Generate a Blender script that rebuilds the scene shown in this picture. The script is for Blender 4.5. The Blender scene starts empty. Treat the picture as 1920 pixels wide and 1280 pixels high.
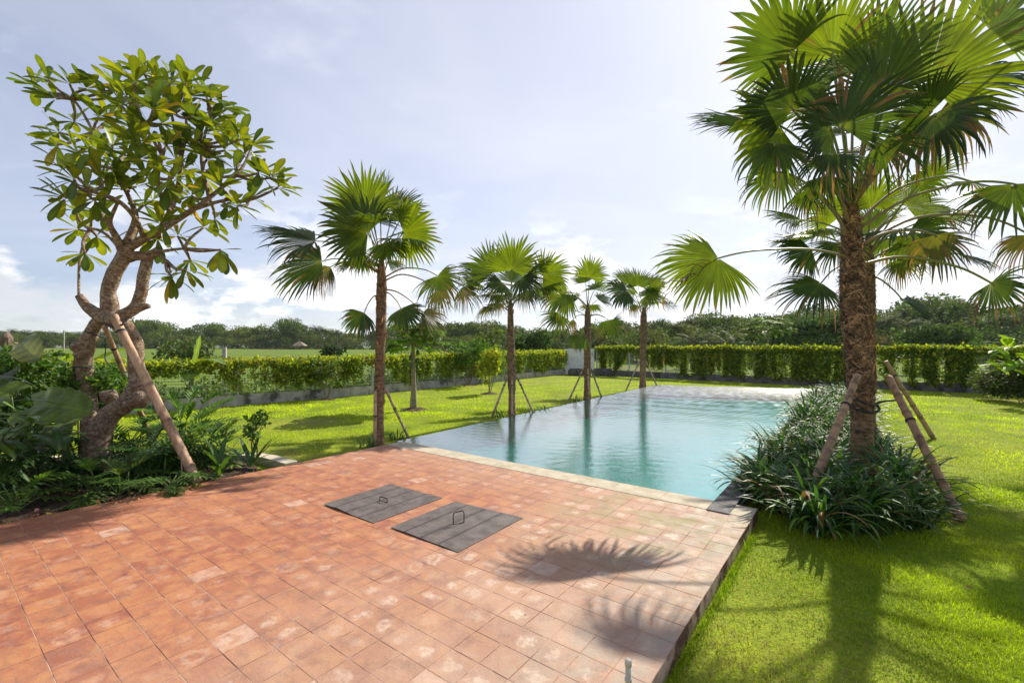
import bpy, math, random
import numpy as np
from mathutils import Vector, noise
from mathutils.geometry import tessellate_polygon

R = math.radians
scene = bpy.context.scene
COL = scene.collection

# ---------------------------------------------------------------- camera
EYE = 1.70            # eye height above the terrace, metres
FPX = 858.0           # focal length in pixels of the 1920 px wide photograph
HOR = 651.0           # row of the horizon
cam_d = bpy.data.cameras.new('camera')
cam = bpy.data.objects.new('camera', cam_d)
COL.objects.link(cam)
cam.location = (0, 0, EYE)
cam.rotation_euler = (R(90), 0, 0)
cam_d.sensor_width = 36.0
cam_d.lens = 36.0 * FPX / 1920.0
cam_d.shift_y = (HOR - 640.0) / 1920.0
cam_d.clip_start = 0.05
cam_d.clip_end = 20000
scene.camera = cam

# ---------------------------------------------------------------- light
SUN_AZ, SUN_EL = 36.5, 38.0        # azimuth from +Y towards +X, elevation
SUN_V = Vector((math.sin(R(SUN_AZ)) * math.cos(R(SUN_EL)), math.cos(R(SUN_AZ)) * math.cos(R(SUN_EL)), math.sin(R(SUN_EL))))
sd = bpy.data.lights.new('sun', 'SUN')
sd.energy = 5.0
sd.angle = R(0.6)
sd.color = (1.0, 0.93, 0.80)
sun = bpy.data.objects.new('sun', sd)
COL.objects.link(sun)
sun.rotation_euler = SUN_V.to_track_quat('Z', 'Y').to_euler()
scene.view_settings.view_transform = 'Standard'
scene.view_settings.look = 'None'
scene.view_settings.gamma = 1.0
scene.view_settings.exposure = 0.62
scene.render.engine = 'CYCLES'
scene.cycles.max_bounces = 8
scene.cycles.transparent_max_bounces = 12
scene.cycles.volume_bounces = 1
scene.cycles.use_denoising = True

world = bpy.data.worlds.new('World')
scene.world = world
world.use_nodes = True
wn, wl = world.node_tree.nodes, world.node_tree.links
wn.clear()


class NT:
    """small helper to write node graphs"""
    def __init__(self, tree):
        self.t = tree
    def n(self, kind, **kw):
        nd = self.t.nodes.new(kind)
        for k, v in kw.items():
            if k.startswith('i_'):
                nd.inputs[k[2:].replace('_', ' ')].default_value = v
            else:
                setattr(nd, k, v)
        return nd
    def l(self, a, b):
        self.t.links.new(a, b)
    def val(self, sock, v):
        if hasattr(v, 'is_output') or isinstance(v, bpy.types.NodeSocket):
            self.l(v, sock)
        else:
            sock.default_value = v
    def math(self, op, a, b=0.0, clamp=False):
        nd = self.n('ShaderNodeMath', operation=op, use_clamp=clamp)
        self.val(nd.inputs[0], a)
        self.val(nd.inputs[1], b)
        return nd.outputs[0]
    def mapr(self, v, a, b, c=0.0, d=1.0):
        nd = self.n('ShaderNodeMapRange', interpolation_type='SMOOTHSTEP')
        self.val(nd.inputs['Value'], v)
        nd.inputs['From Min'].default_value = a
        nd.inputs['From Max'].default_value = b
        nd.inputs['To Min'].default_value = c
        nd.inputs['To Max'].default_value = d
        return nd.outputs['Result']
    def mix(self, f, a, b, blend='MIX'):
        nd = self.n('ShaderNodeMix', data_type='RGBA', blend_type=blend)
        self.val(nd.inputs[0], f)
        for s, v in ((nd.inputs[6], a), (nd.inputs[7], b)):
            if isinstance(v, (tuple, list)):
                s.default_value = (*v[:3], 1)
            else:
                self.l(v, s)
        return nd.outputs[2]
    def noise(self, vec, scale, detail=4, rough=0.55, dist=0.0):
        nd = self.n('ShaderNodeTexNoise')
        if vec is not None:
            self.l(vec, nd.inputs['Vector'])
        nd.inputs['Scale'].default_value = scale
        nd.inputs['Detail'].default_value = detail
        nd.inputs['Roughness'].default_value = rough
        nd.inputs['Distortion'].default_value = dist
        return nd.outputs['Fac']
    def mapping(self, vec, scale=(1, 1, 1), rot=(0, 0, 0), loc=(0, 0, 0)):
        nd = self.n('ShaderNodeMapping')
        self.l(vec, nd.inputs['Vector'])
        nd.inputs['Scale'].default_value = scale
        nd.inputs['Rotation'].default_value = rot
        nd.inputs['Location'].default_value = loc
        return nd.outputs[0]


w = NT(world.node_tree)
sky = w.n('ShaderNodeTexSky', sky_type='NISHITA', sun_disc=False)
sky.sun_elevation = R(SUN_EL)
sky.sun_rotation = R(SUN_AZ)
sky.air_density = 1.0
sky.dust_density = 0.8
sky.ozone_density = 2.5
tc = w.n('ShaderNodeTexCoord')
dirv = tc.outputs['Generated']
sep = w.n('ShaderNodeSeparateXYZ')
w.l(dirv, sep.inputs[0])
hz = w.math('ADD', w.math('MAXIMUM', sep.outputs[2], 0.0), 0.12)
com = w.n('ShaderNodeCombineXYZ')
w.l(w.math('DIVIDE', sep.outputs[0], hz), com.inputs[0])
w.l(w.math('DIVIDE', sep.outputs[1], hz), com.inputs[1])
plane = com.outputs[0]
# the side of the sky towards the sun carries the thicker veil of high cloud
dot = w.n('ShaderNodeVectorMath', operation='DOT_PRODUCT')
w.l(dirv, dot.inputs[0])
dot.inputs[1].default_value = (math.sin(R(22)) * math.cos(R(20)), math.cos(R(22)) * math.cos(R(20)), math.sin(R(20)))
side = w.mapr(dot.outputs['Value'], 0.55, 0.97)
veil = w.noise(w.mapping(plane, (0.55, 0.9, 1), (0, 0, R(35))), 0.9, 6, 0.55, 0.6)
veil = w.mapr(veil, 0.30, 0.75)
veil_f = w.math('ADD', w.math('MULTIPLY', veil, 0.34), w.math('MULTIPLY', side, 0.42), clamp=True)
veil_f = w.math('ADD', veil_f, 0.17, clamp=True)
skyb = w.mix(1.0, sky.outputs[0], (0.80, 0.80, 0.98), 'MULTIPLY')
base = w.mix(veil_f, skyb, (6.9, 7.1, 7.7))
# cumulus low over the horizon
cm = w.noise(w.mapping(dirv, (1, 1, 2.2), (0, 0, R(20)), (0.9, 0.1, 0.17)), 5.2, 8, 0.56, 0.25)
band = w.math('MULTIPLY', w.mapr(sep.outputs[2], 0.0, 0.06, 0.55, 1.0), w.mapr(sep.outputs[2], 0.14, 0.32, 1.0, 0.0))
cfac = w.math('MULTIPLY', w.mapr(cm, 0.47, 0.55), band)
shade = w.noise(w.mapping(dirv, (1, 1, 3.4), (0, 0, 0), (0.3, 0.1, 0.11)), 6.0, 6, 0.6)
ccol = w.mix(w.mapr(shade, 0.40, 0.58), (5.6, 5.7, 6.3), (9.8, 9.8, 10.0))
base2 = w.mix(w.math('MULTIPLY', cfac, 0.9), base, ccol)
hc = w.noise(w.mapping(plane, (0.8, 1.3, 1), (0, 0, R(20)), (1.7, 0.4, 0)), 1.9, 9, 0.60, 0.35)
base2 = w.mix(w.math('MULTIPLY', w.mapr(hc, 0.55, 0.75), 0.22), base2, (9.8, 9.9, 10.3))
# grey underside of a bank of cloud high on the right
gb = w.noise(w.mapping(dirv, (1, 1, 1.9), (0, 0, 0), (4.1, 0.7, 0.4)), 2.6, 5, 0.5)
gx = w.math('MULTIPLY', w.mapr(sep.outputs[0], 0.50, 0.70), w.mapr(gb, 0.40, 0.60))
gx = w.math('MULTIPLY', gx, w.mapr(sep.outputs[2], 0.18, 0.30))
base3 = w.mix(w.math('MULTIPLY', gx, 0.55), base2, (5.6, 5.8, 6.4))
bg = w.n('ShaderNodeBackground')
w.l(base3, bg.inputs['Color'])
bg.inputs['Strength'].default_value = 0.088
wo = w.n('ShaderNodeOutputWorld')
w.l(bg.outputs[0], wo.inputs['Surface'])


# ---------------------------------------------------------------- geometry helpers
TH = R(37.04)
UX, UY = math.sin(TH), math.cos(TH)
VX, VY = math.cos(TH), -math.sin(TH)

def D(u, v, z=0.0):
    """terrace coordinates (u along the pool, v across it) -> world"""
    return Vector((u * UX + v * VX, u * UY + v * VY, z))

def G(px, py, z=0.0):
    """point of the level z seen at that place of the photograph"""
    y = FPX * (EYE - z) / (py - HOR)
    return Vector(((px - 960) / FPX * y, y, z))

def S(px, py, y):
    """point at distance y seen at that place of the photograph"""
    return Vector(((px - 960) / FPX * y, y, EYE + (HOR - py) / FPX * y))

LAWN = -0.12


def tag(o, label=None, cat=None, group=None, kind=None):
    if label: o['label'] = label
    if cat: o['category'] = cat
    if group: o['group'] = group
    if kind: o['kind'] = kind
    return o

def thing(name, label, cat, loc=(0, 0, 0), group=None, rz=0.0):
    o = bpy.data.objects.new(name, None)
    o.empty_display_size = 0.2
    COL.objects.link(o)
    o.location = loc
    o.rotation_euler = (0, 0, rz)
    return tag(o, label, cat, group)

def mesh_np(name, V, F, mat, cols=None, smooth=False, uv=None):
    """mesh from arrays; F is one array or a list of arrays of equal-sided faces"""
    V = np.asarray(V, dtype=np.float32).reshape(-1, 3)
    if not isinstance(F, list):
        F = [F]
    F = [np.asarray(f, dtype=np.int32) for f in F if len(f)]
    me = bpy.data.meshes.new(name)
    me.vertices.add(len(V))
    me.vertices.foreach_set('co', V.ravel())
    loops = np.concatenate([f.ravel() for f in F])
    tot = np.concatenate([np.full(len(f), f.shape[1], dtype=np.int32) for f in F])
    start = np.concatenate([[0], np.cumsum(tot)[:-1]]).astype(np.int32)
    me.loops.add(len(loops))
    me.loops.foreach_set('vertex_index', loops)
    me.polygons.add(len(tot))
    me.polygons.foreach_set('loop_start', start)
    me.polygons.foreach_set('loop_total', tot)
    me.polygons.foreach_set('use_smooth', np.full(len(tot), bool(smooth), dtype=bool))
    me.update(calc_edges=True)
    if cols is not None:
        cols = np.asarray(cols, dtype=np.float32)
        if cols.shape[1] == 3:
            cols = np.concatenate([cols, np.ones((len(cols), 1), np.float32)], 1)
        a = me.color_attributes.new('Col', 'FLOAT_COLOR', 'POINT')
        a.data.foreach_set('color', cols.ravel())
    if uv is not None:
        ul = me.uv_layers.new(name='UVMap')
        ul.data.foreach_set('uv', np.asarray(uv, dtype=np.float32)[loops].ravel())
    me.materials.append(mat)
    return me

def put(name, me, parent=None):
    o = bpy.data.objects.new(name, me)
    COL.objects.link(o)
    if parent is not None:
        o.parent = parent
    return o

class MB:
    """collects pieces for one mesh"""
    def __init__(self):
        self.V, self.F, self.C, self.n = [], {}, [], 0
    def add(self, V, F, col=(0.5, 0.5, 0.5)):
        V = np.asarray(V, dtype=np.float64).reshape(-1, 3)
        col = np.asarray(col, dtype=np.float64)
        if col.ndim == 1:
            col = np.tile(col[:3], (len(V), 1))
        self.V.append(V)
        self.C.append(col[:, :3])
        fs = F if isinstance(F, list) and len(F) and isinstance(F[0], np.ndarray) and F[0].ndim == 2 else [F]
        for f in fs:
            if isinstance(f, np.ndarray) and f.ndim == 2:
                self.F.setdefault(f.shape[1], []).append(f + self.n)
            else:
                for q in f:
                    self.F.setdefault(len(q), []).append(np.array([q]) + self.n)
        self.n += len(V)
        return self
    def box(self, c, s, rz=0.0, col=(0.5, 0.5, 0.5), bev=0.0):
        c = np.array(c, float); h = np.array(s, float) / 2
        if bev <= 0:
            P = np.array([[x, y, z] for z in (-1, 1) for y in (-1, 1) for x in (-1, 1)], float) * h
            Fq = np.array([[0, 2, 3, 1], [4, 5, 7, 6], [0, 1, 5, 4], [2, 6, 7, 3], [0, 4, 6, 2], [1, 3, 7, 5]])
        else:
            b = min(bev, h.min() * 0.9)
            lay = [(-h[2], b), (-h[2] + b, 0), (h[2] - b, 0), (h[2], b)]
            P = []
            for z, ins in lay:
                for sx, sy in ((-1, -1), (1, -1), (1, 1), (-1, 1)):
                    P.append([sx * (h[0] - ins), sy * (h[1] - ins), z])
            P = np.array(P)
            Fq = [[0, 3, 2, 1], [12, 13, 14, 15]]
            for k in range(3):
                for j in range(4):
                    a, b2 = k * 4 + j, k * 4 + (j + 1) % 4
                    Fq.append([a, b2, b2 + 4, a + 4])
            Fq = np.array(Fq)
        ca, sa = math.cos(rz), math.sin(rz)
        Q = P.copy()
        Q[:, 0] = P[:, 0] * ca - P[:, 1] * sa
        Q[:, 1] = P[:, 0] * sa + P[:, 1] * ca
        return self.add(Q + c, Fq, col)
    def tube(self, pts, rad, seg=8, col=(0.5, 0.5, 0.5), cap=True, jit=0.0, rnd=None, cols=None):
        pts = [Vector(p) for p in pts]
        if not hasattr(rad, '__len__'):
            rad = [rad] * len(pts)
        V = []; C = []
        ref = None
        for i, p in enumerate(pts):
            d = (pts[min(i + 1, len(pts) - 1)] - pts[max(i - 1, 0)])
            if d.length < 1e-9: d = Vector((0, 0, 1))
            d.normalize()
            if ref is None:
                ref = d.orthogonal().normalized()
            ref = (ref - d * ref.dot(d))
            if ref.length < 1e-6: ref = d.orthogonal()
            ref.normalize()
            bi = d.cross(ref)
            for k in range(seg):
                a = 2 * math.pi * k / seg
                r = rad[i] * (1 + (rnd.uniform(-jit, jit) if rnd else 0))
                V.append(p + (ref * math.cos(a) + bi * math.sin(a)) * r)
                C.append(cols[i] if cols is not None else col)
        Fq = []
        for i in range(len(pts) - 1):
            for k in range(seg):
                a, b = i * seg + k, i * seg + (k + 1) % seg
                Fq.append([a, b, b + seg, a + seg])
        V = [tuple(v) for v in V]
        self.add(V, np.array(Fq), np.array(C, float))
        if cap:
            n0 = self.n - len(V)
            self.F.setdefault(seg, []).append(np.array([list(range(seg))[::-1]]) + n0)
            self.F.setdefault(seg, []).append(np.array([list(range((len(pts) - 1) * seg, len(pts) * seg))]) + n0)
        return self
    def mesh(self, name, mat, smooth=False):
        V = np.concatenate(self.V)
        C = np.concatenate(self.C)
        return mesh_np(name, V, [np.concatenate(f) for f in self.F.values()], mat, C, smooth)
    def build(self, name, mat, parent=None, smooth=False, label=None):
        o = put(name, self.mesh(name, mat, smooth), parent)
        if label: o['label'] = label
        return o

def spline(pts, n=8):
    """Catmull-Rom through the points"""
    P = [Vector(p) for p in pts]
    P = [P[0] * 2 - P[1]] + P + [P[-1] * 2 - P[-2]]
    out = []
    for i in range(1, len(P) - 2):
        for k in range(n):
            t = k / n
            a, b, c, d = P[i - 1], P[i], P[i + 1], P[i + 2]
            out.append(0.5 * ((2 * b) + (c - a) * t + (2 * a - 5 * b + 4 * c - d) * t * t + (3 * b - a - 3 * c + d) * t ** 3))
    out.append(P[-2])
    return out

def lerp_list(vals, n):
    """values at the points -> values at the spline's points"""
    out = []
    for i in range(len(vals) - 1):
        for k in range(n):
            out.append(vals[i] + (vals[i + 1] - vals[i]) * k / n)
    out.append(vals[-1])
    return out

def blades(rng, base, az, elev, length, width, bend, rows=6, col0=None, col1=None, fold=0.25, prof=0, twist=0.0, power=1.3, zmin=None):
    """arching strap leaves, vectorised: returns V, F, C. elev/bend in radians"""
    base = np.asarray(base, float); k = len(base)
    az = np.broadcast_to(az, (k,)); elev = np.broadcast_to(elev, (k,)); length = np.broadcast_to(length, (k,))
    width = np.broadcast_to(width, (k,)); bend = np.broadcast_to(bend, (k,))
    s = np.linspace(0, 1, rows + 1)
    e = elev[:, None] - bend[:, None] * s[None, :] ** power
    azz = az[:, None] + twist * (rng.random((k, 1)) - 0.5) * s[None, :]
    ds = length[:, None] / rows
    dx = np.cos(e) * np.cos(azz) * ds; dy = np.cos(e) * np.sin(azz) * ds; dz = np.sin(e) * ds
    P = np.stack([np.cumsum(dx, 1) - dx, np.cumsum(dy, 1) - dy, np.cumsum(dz, 1) - dz], 2) + base[:, None, :]
    if zmin is not None:
        P[:, :, 2] = np.maximum(P[:, :, 2], zmin)
    if prof == 0:      # strap
        wp = np.where(s < 0.5, 0.75 + 0.5 * s, 1 - ((s - 0.5) / 0.5) ** 2.2)
    elif prof == 1:    # lance
        wp = np.sin(np.pi * np.clip(s * 0.97 + 0.03, 0, 1)) ** 0.8
    elif prof == 2:    # obovate
        wp = np.where(s < 0.6, np.clip(s / 0.6, 0, 1) ** 0.85 * 0.9 + 0.1, np.sqrt(np.clip(1 - (np.clip(s - 0.6, 0, 1) / 0.40) ** 2.6, 0, 1)))
        wp[-1] = 0.22
    else:              # grass
        wp = 1 - s ** 1.5
    wp = np.maximum(wp, 0.02)
    side = np.stack([-np.sin(azz), np.cos(azz), np.zeros_like(azz)], 2)
    nrm = np.stack([-np.sin(e) * np.cos(azz), -np.sin(e) * np.sin(azz), np.cos(e)], 2)
    hw = (width[:, None] * wp[None, :] / 2)[:, :, None]
    if fold > 0:
        Lf = P - side * hw + nrm * hw * fold
        Rt = P + side * hw + nrm * hw * fold
        V = np.stack([Lf, P, Rt], 2).reshape(-1, 3); c = 3
    else:
        V = np.stack([P - side * hw, P + side * hw], 2).reshape(-1, 3); c = 2
    r = np.arange(rows)
    quad = []
    for j in range(c - 1):
        quad.append(np.stack([r * c + j, r * c + j + 1, (r + 1) * c + j + 1, (r + 1) * c + j], 1))
    quad = np.concatenate(quad)
    F = (quad[None] + (np.arange(k) * (rows + 1) * c)[:, None, None]).reshape(-1, 4)
    col0 = np.asarray(col0, float); col1 = np.asarray(col1, float)
    if col0.ndim == 1: col0 = np.tile(col0, (k, 1))
    if col1.ndim == 1: col1 = np.tile(col1, (k, 1))
    C = col0[:, None, :] * (1 - s[None, :, None]) + col1[:, None, :] * s[None, :, None]
    C = np.repeat(C[:, :, None, :], c, 2).reshape(-1, 3)
    return V, F, C

def rosette(rng, N, centre, dirs, length, width, col, jl=0.2, prof=2, rows=5, curl=0.4, fold=0.2):
    """leaves given by direction vectors"""
    d = np.asarray(dirs, float); d /= np.linalg.norm(d, axis=1)[:, None]
    az = np.arctan2(d[:, 1], d[:, 0]); el = np.arcsin(np.clip(d[:, 2], -1, 1))
    k = len(d)
    L = length * (1 + jl * (rng.random(k) * 2 - 1))
    return blades(rng, centre, az, el, L, width * L / length, curl * (0.4 + rng.random(k)), rows, col, col, fold, prof)

def inst(TV, TF, pos, scale, rng, tilt=1.0, col=None, jitter=0.0):
    """copies of a small template at random orientations, one array"""
    k = len(pos)
    q = rng.normal(size=(k, 4)); q[:, 1:3] *= tilt; q /= np.linalg.norm(q, axis=1)[:, None]
    a, b, c, d = q.T
    M = np.stack([np.stack([1 - 2 * (c * c + d * d), 2 * (b * c - a * d), 2 * (b * d + a * c)], 1),
                  np.stack([2 * (b * c + a * d), 1 - 2 * (b * b + d * d), 2 * (c * d - a * b)], 1),
                  np.stack([2 * (b * d - a * c), 2 * (c * d + a * b), 1 - 2 * (b * b + c * c)], 1)], 1)
    TV = np.asarray(TV, float)
    V = np.einsum('kij,nj->kni', M, TV) * np.broadcast_to(scale, (k,))[:, None, None] + np.asarray(pos)[:, None, :]
    F = (np.asarray(TF)[None] + (np.arange(k) * len(TV))[:, None, None]).reshape(-1, np.asarray(TF).shape[1])
    C = np.repeat(np.asarray(col, float), len(TV), 0) if col is not None else None
    return V.reshape(-1, 3), F, C

# a small pointed leaf with a fold: two quads
LEAF_V = [(0, 0, 0), (0.35, -0.26, 0.08), (0.4, 0, 0), (0.35, 0.26, 0.08), (1, 0, -0.12), (0.72, -0.2, 0.02), (0.72, 0.2, 0.02)]
LEAF_F = [(0, 1, 2, 3), (2, 5, 4, 6), (1, 5, 2, 2), (3, 2, 6, 6)]
LEAF_V = [(0, 0, 0), (0.45, -0.3, 0.09), (1, 0, -0.1), (0.45, 0.3, 0.09), (0.45, 0, 0)]
LEAF_F = [(0, 1, 4), (1, 2, 4), (4, 2, 3), (0, 4, 3)]


# ---------------------------------------------------------------- materials
def newmat(name):
    m = bpy.data.materials.new(name)
    m.use_nodes = True
    m.node_tree.nodes.clear()
    return m, NT(m.node_tree)

def finish(m, t, shader, disp=None):
    o = t.n('ShaderNodeOutputMaterial')
    t.l(shader, o.inputs['Surface'])
    return m

def leaf_mat(name, trans=0.45, rough=0.45, spec=0.4, tr_tint=(1.25, 1.3, 0.55), var=0.35, scale=3.0):
    m, t = newmat(name)
    at = t.n('ShaderNodeAttribute', attribute_name='Col')
    geo = t.n('ShaderNodeNewGeometry')
    nz = t.noise(geo.outputs['Position'], scale, 3, 0.6)
    f = t.mapr(nz, 0.3, 0.7, 1 - var, 1 + var)
    mul = t.n('ShaderNodeVectorMath', operation='SCALE')
    t.l(at.outputs['Color'], mul.inputs[0]); t.l(f, mul.inputs['Scale'])
    p = t.n('ShaderNodeBsdfPrincipled')
    t.l(mul.outputs[0], p.inputs['Base Color'])
    p.inputs['Roughness'].default_value = rough
    p.inputs['Specular IOR Level'].default_value = spec
    tr = t.n('ShaderNodeBsdfTranslucent')
    tm = t.n('ShaderNodeVectorMath', operation='MULTIPLY')
    t.l(mul.outputs[0], tm.inputs[0]); tm.inputs[1].default_value = tr_tint
    t.l(tm.outputs[0], tr.inputs['Color'])
    mx = t.n('ShaderNodeMixShader'); mx.inputs[0].default_value = trans
    t.l(p.outputs[0], mx.inputs[1]); t.l(tr.outputs[0], mx.inputs[2])
    return finish(m, t, mx.outputs[0])

def rough_mat(name, c1, c2, scale=8.0, rough=0.85, bump=0.4, bscale=30.0, detail=6, stretch=(1, 1, 1), c3=None, t3=(0.55, 0.7), s3=2.0, spec=0.3, bdist=0.02, obj=False, attr=False):
    m, t = newmat(name)
    geo = t.n('ShaderNodeTexCoord') if obj else t.n('ShaderNodeNewGeometry')
    pos = t.mapping(geo.outputs['Object' if obj else 'Position'], stretch)
    nz = t.noise(pos, scale, detail, 0.65)
    col = t.mix(t.mapr(nz, 0.32, 0.68), c1, c2)
    if c3 is not None:
        n3 = t.noise(pos, s3, 5, 0.6)
        col = t.mix(t.mapr(n3, t3[0], t3[1]), col, c3)
    if attr:
        at = t.n('ShaderNodeAttribute', attribute_name='Col')
        col = t.mix(1.0, col, at.outputs['Color'], 'MULTIPLY')
    p = t.n('ShaderNodeBsdfPrincipled')
    t.l(col, p.inputs['Base Color'])
    p.inputs['Roughness'].default_value = rough
    p.inputs['Specular IOR Level'].default_value = spec
    bn = t.n('ShaderNodeBump'); bn.inputs['Strength'].default_value = bump; bn.inputs['Distance'].default_value = bdist
    t.l(t.noise(pos, bscale, 5, 0.65), bn.inputs['Height'])
    t.l(bn.outputs[0], p.inputs['Normal'])
    return finish(m, t, p.outputs[0])

M = {}
M['palm'] = leaf_mat('palm_leaf', 0.45, 0.42, 0.42, (1.35, 1.25, 0.28), 0.28, 2.0)
M['leaf'] = leaf_mat('plant_leaf', 0.42, 0.55, 0.28, (1.3, 1.35, 0.5), 0.25, 4.0)
M['glossleaf'] = leaf_mat('glossy_leaf', 0.36, 0.36, 0.45, (1.4, 1.25, 0.35), 0.25, 5.0)
M['lily'] = leaf_mat('strap_leaf', 0.26, 0.42, 0.34, (1.1, 1.3, 0.5), 0.2, 4.0)
M['grass'] = leaf_mat('grass_blade', 0.50, 0.6, 0.15, (1.0, 1.12, 0.4), 0.22, 0.9)
M['far'] = leaf_mat('far_foliage', 0.28, 0.7, 0.2, (1.15, 1.2, 0.6), 0.45, 0.35)
M['bamboo'] = rough_mat('bamboo', (0.36, 0.24, 0.15), (0.52, 0.40, 0.28), 6, 0.6, 0.3, 40, stretch=(3, 3, 0.6), c3=(0.22, 0.15, 0.10), attr=True)
M['bark'] = rough_mat('frangipani_bark', (0.13, 0.08, 0.05), (0.46, 0.35, 0.25), 22, 0.85, 0.9, 34, stretch=(1, 1, 1.5), c3=(0.20, 0.115, 0.07), t3=(0.50, 0.62), s3=10, bdist=0.025)
M['twig'] = rough_mat('twig_bark', (0.14, 0.11, 0.07), (0.24, 0.19, 0.12), 20, 0.8, 0.3, 50)
M['trunk'] = rough_mat('palm_trunk', (0.13, 0.075, 0.042), (0.38, 0.235, 0.135), 9, 0.9, 0.9, 24, stretch=(1, 1, 3.0), c3=(0.06, 0.04, 0.028), t3=(0.55, 0.7), s3=5, bdist=0.03)
M['fibre'] = rough_mat('palm_fibre', (0.10, 0.052, 0.030), (0.38, 0.225, 0.125), 14, 0.9, 0.4, 60, attr=True)
M['strap'] = rough_mat('rubber_strap', (0.02, 0.02, 0.022), (0.05, 0.05, 0.055), 20, 0.6, 0.2, 60)
M['steel'] = rough_mat('galvanised_steel', (0.34, 0.35, 0.37), (0.50, 0.51, 0.53), 20, 0.5, 0.1, 60)
M['rod'] = rough_mat('rusty_rod', (0.03, 0.018, 0.014), (0.09, 0.04, 0.028), 60, 0.7, 0.4, 120)
M['concrete'] = rough_mat('weathered_concrete', (0.30, 0.28, 0.25), (0.48, 0.45, 0.41), 3.5, 0.95, 0.5, 18, c3=(0.09, 0.085, 0.075), t3=(0.50, 0.66), s3=1.6)
M['dkconcrete'] = rough_mat('dark_concrete', (0.10, 0.095, 0.095), (0.19, 0.18, 0.18), 3.5, 0.95, 0.5, 18, c3=(0.05, 0.05, 0.048), t3=(0.50, 0.66), s3=1.6)
M['plaster'] = rough_mat('white_plaster', (0.72, 0.72, 0.72), (0.82, 0.81, 0.80), 2.0, 0.9, 0.2, 20, c3=(0.40, 0.39, 0.37), t3=(0.58, 0.75), s3=1.3)
M['soil'] = rough_mat('soil', (0.035, 0.022, 0.014), (0.10, 0.065, 0.042), 9, 0.97, 1.0, 22, c3=(0.15, 0.10, 0.065), t3=(0.58, 0.7), s3=14, bdist=0.05)
M['kerb'] = rough_mat('limestone_kerb', (0.44, 0.38, 0.28), (0.62, 0.55, 0.43), 5, 0.9, 0.3, 40, c3=(0.28, 0.24, 0.18), t3=(0.6, 0.75), s3=3)
M['stone'] = rough_mat('dark_stone', (0.08, 0.076, 0.074), (0.15, 0.145, 0.14), 10, 0.8, 0.5, 30)
M['roof'] = rough_mat('roof_tile', (0.25, 0.07, 0.05), (0.38, 0.12, 0.08), 3, 0.9, 0.5, 8)
M['thatch'] = rough_mat('thatch', (0.30, 0.22, 0.15), (0.45, 0.36, 0.26), 6, 0.95, 0.6, 20)
M['pvc'] = rough_mat('pipe_plastic', (0.50, 0.46, 0.36), (0.62, 0.58, 0.47), 12, 0.5, 0.1, 60, c3=(0.35, 0.28, 0.20), t3=(0.6, 0.75), s3=20)
M['petal'] = leaf_mat('flower_petal', 0.3, 0.6, 0.2, (1.1, 1.05, 1.0), 0.1)
M['deadwood'] = rough_mat('dead_wood', (0.12, 0.085, 0.06), (0.24, 0.18, 0.13), 12, 0.9, 0.7, 30, stretch=(1, 1, 0.3))

# ================================================================ SETTING
rng = np.random.default_rng(11)
rnd = random.Random(5)

# fence line, seen from the camera as azimuth -> distance
FL = [Vector((-20.5, 3.0, 0)), Vector((-14.2, 9.3, 0)), Vector((-9.55, 13.3, 0)), Vector((-5.65, 17.5, 0)), Vector((-1.1, 24.0, 0)), Vector((3.7, 31.3, 0))]
FR = [Vector((5.6, 30.2, 0)), Vector((13.9, 22.0, 0)), Vector((16.3, 19.7, 0)), Vector((19.8, 17.4, 0)), Vector((26.0, 13.2, 0))]
_az = [math.atan2(p.x, p.y) for p in FL + FR]
_rr = [math.hypot(p.x, p.y) for p in FL + FR]
def fence_r(a):
    if a <= _az[0]: return _rr[0]
    if a >= _az[-1]: return _rr[-1]
    return float(np.interp(a, _az, _rr))

# pool corners in terrace coordinates
PNL, PFL, PFR, PNR = D(5.40, -6.57), D(20.4, -7.18), D(22.5, -1.26), D(5.40, -1.26)

# -------- lawn: one sheet with the pool cut out of it
def lawn_material():
    m, t = newmat('lawn_ground')
    geo = t.n('ShaderNodeNewGeometry').outputs['Position']
    a = t.noise(geo, 0.8, 6, 0.6); b = t.noise(geo, 14, 5, 0.7); c = t.noise(geo, 0.33, 4, 0.5)
    col = t.mix(t.mapr(a, 0.35, 0.65), (0.20, 0.26, 0.025), (0.32, 0.38, 0.03))
    col = t.mix(t.mapr(b, 0.3, 0.7, 0.0, 0.6), col, (0.15, 0.19, 0.02))
    col = t.mix(t.math('MULTIPLY', t.mapr(c, 0.56, 0.70), t.mapr(b, 0.4, 0.6)), col, (0.26, 0.20, 0.09))
    p = t.n('ShaderNodeBsdfPrincipled'); t.l(col, p.inputs['Base Color'])
    p.inputs['Roughness'].default_value = 0.95; p.inputs['Specular IOR Level'].default_value = 0.1
    bn = t.n('ShaderNodeBump'); bn.inputs['Strength'].default_value = 0.8; bn.inputs['Distance'].default_value = 0.04
    t.l(t.noise(geo, 35, 4, 0.7), bn.inputs['Height']); t.l(bn.outputs[0], p.inputs['Normal'])
    return finish(m, t, p.outputs[0])
M['lawn'] = lawn_material()
outer = []
for k in range(96):
    a = -math.pi + 2 * math.pi * k / 96
    r = fence_r(a) + 0.35 if _az[0] - 0.3 < a < _az[-1] + 0.3 else 22.0
    outer.append(Vector((math.sin(a) * r, math.cos(a) * r, LAWN)))
hole = [Vector((p.x, p.y, LAWN)) for p in (PNL + Vector((-UX * .02, -UY * .02, 0)) - Vector((VX * .12, VY * .12, 0)), PFL - Vector((VX * .12, VY * .12, 0)) + Vector((UX * .1, UY * .1, 0)), PFR + Vector((VX * .1 + UX * .1, VY * .1 + UY * .1, 0)), PNR + Vector((VX * .1, VY * .1, 0)))]
tris = tessellate_polygon([outer, hole])
o = put('lawn', mesh_np('lawn', [tuple(p) for p in outer + hole], np.array([t for t in tris]), M['lawn']))
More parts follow.
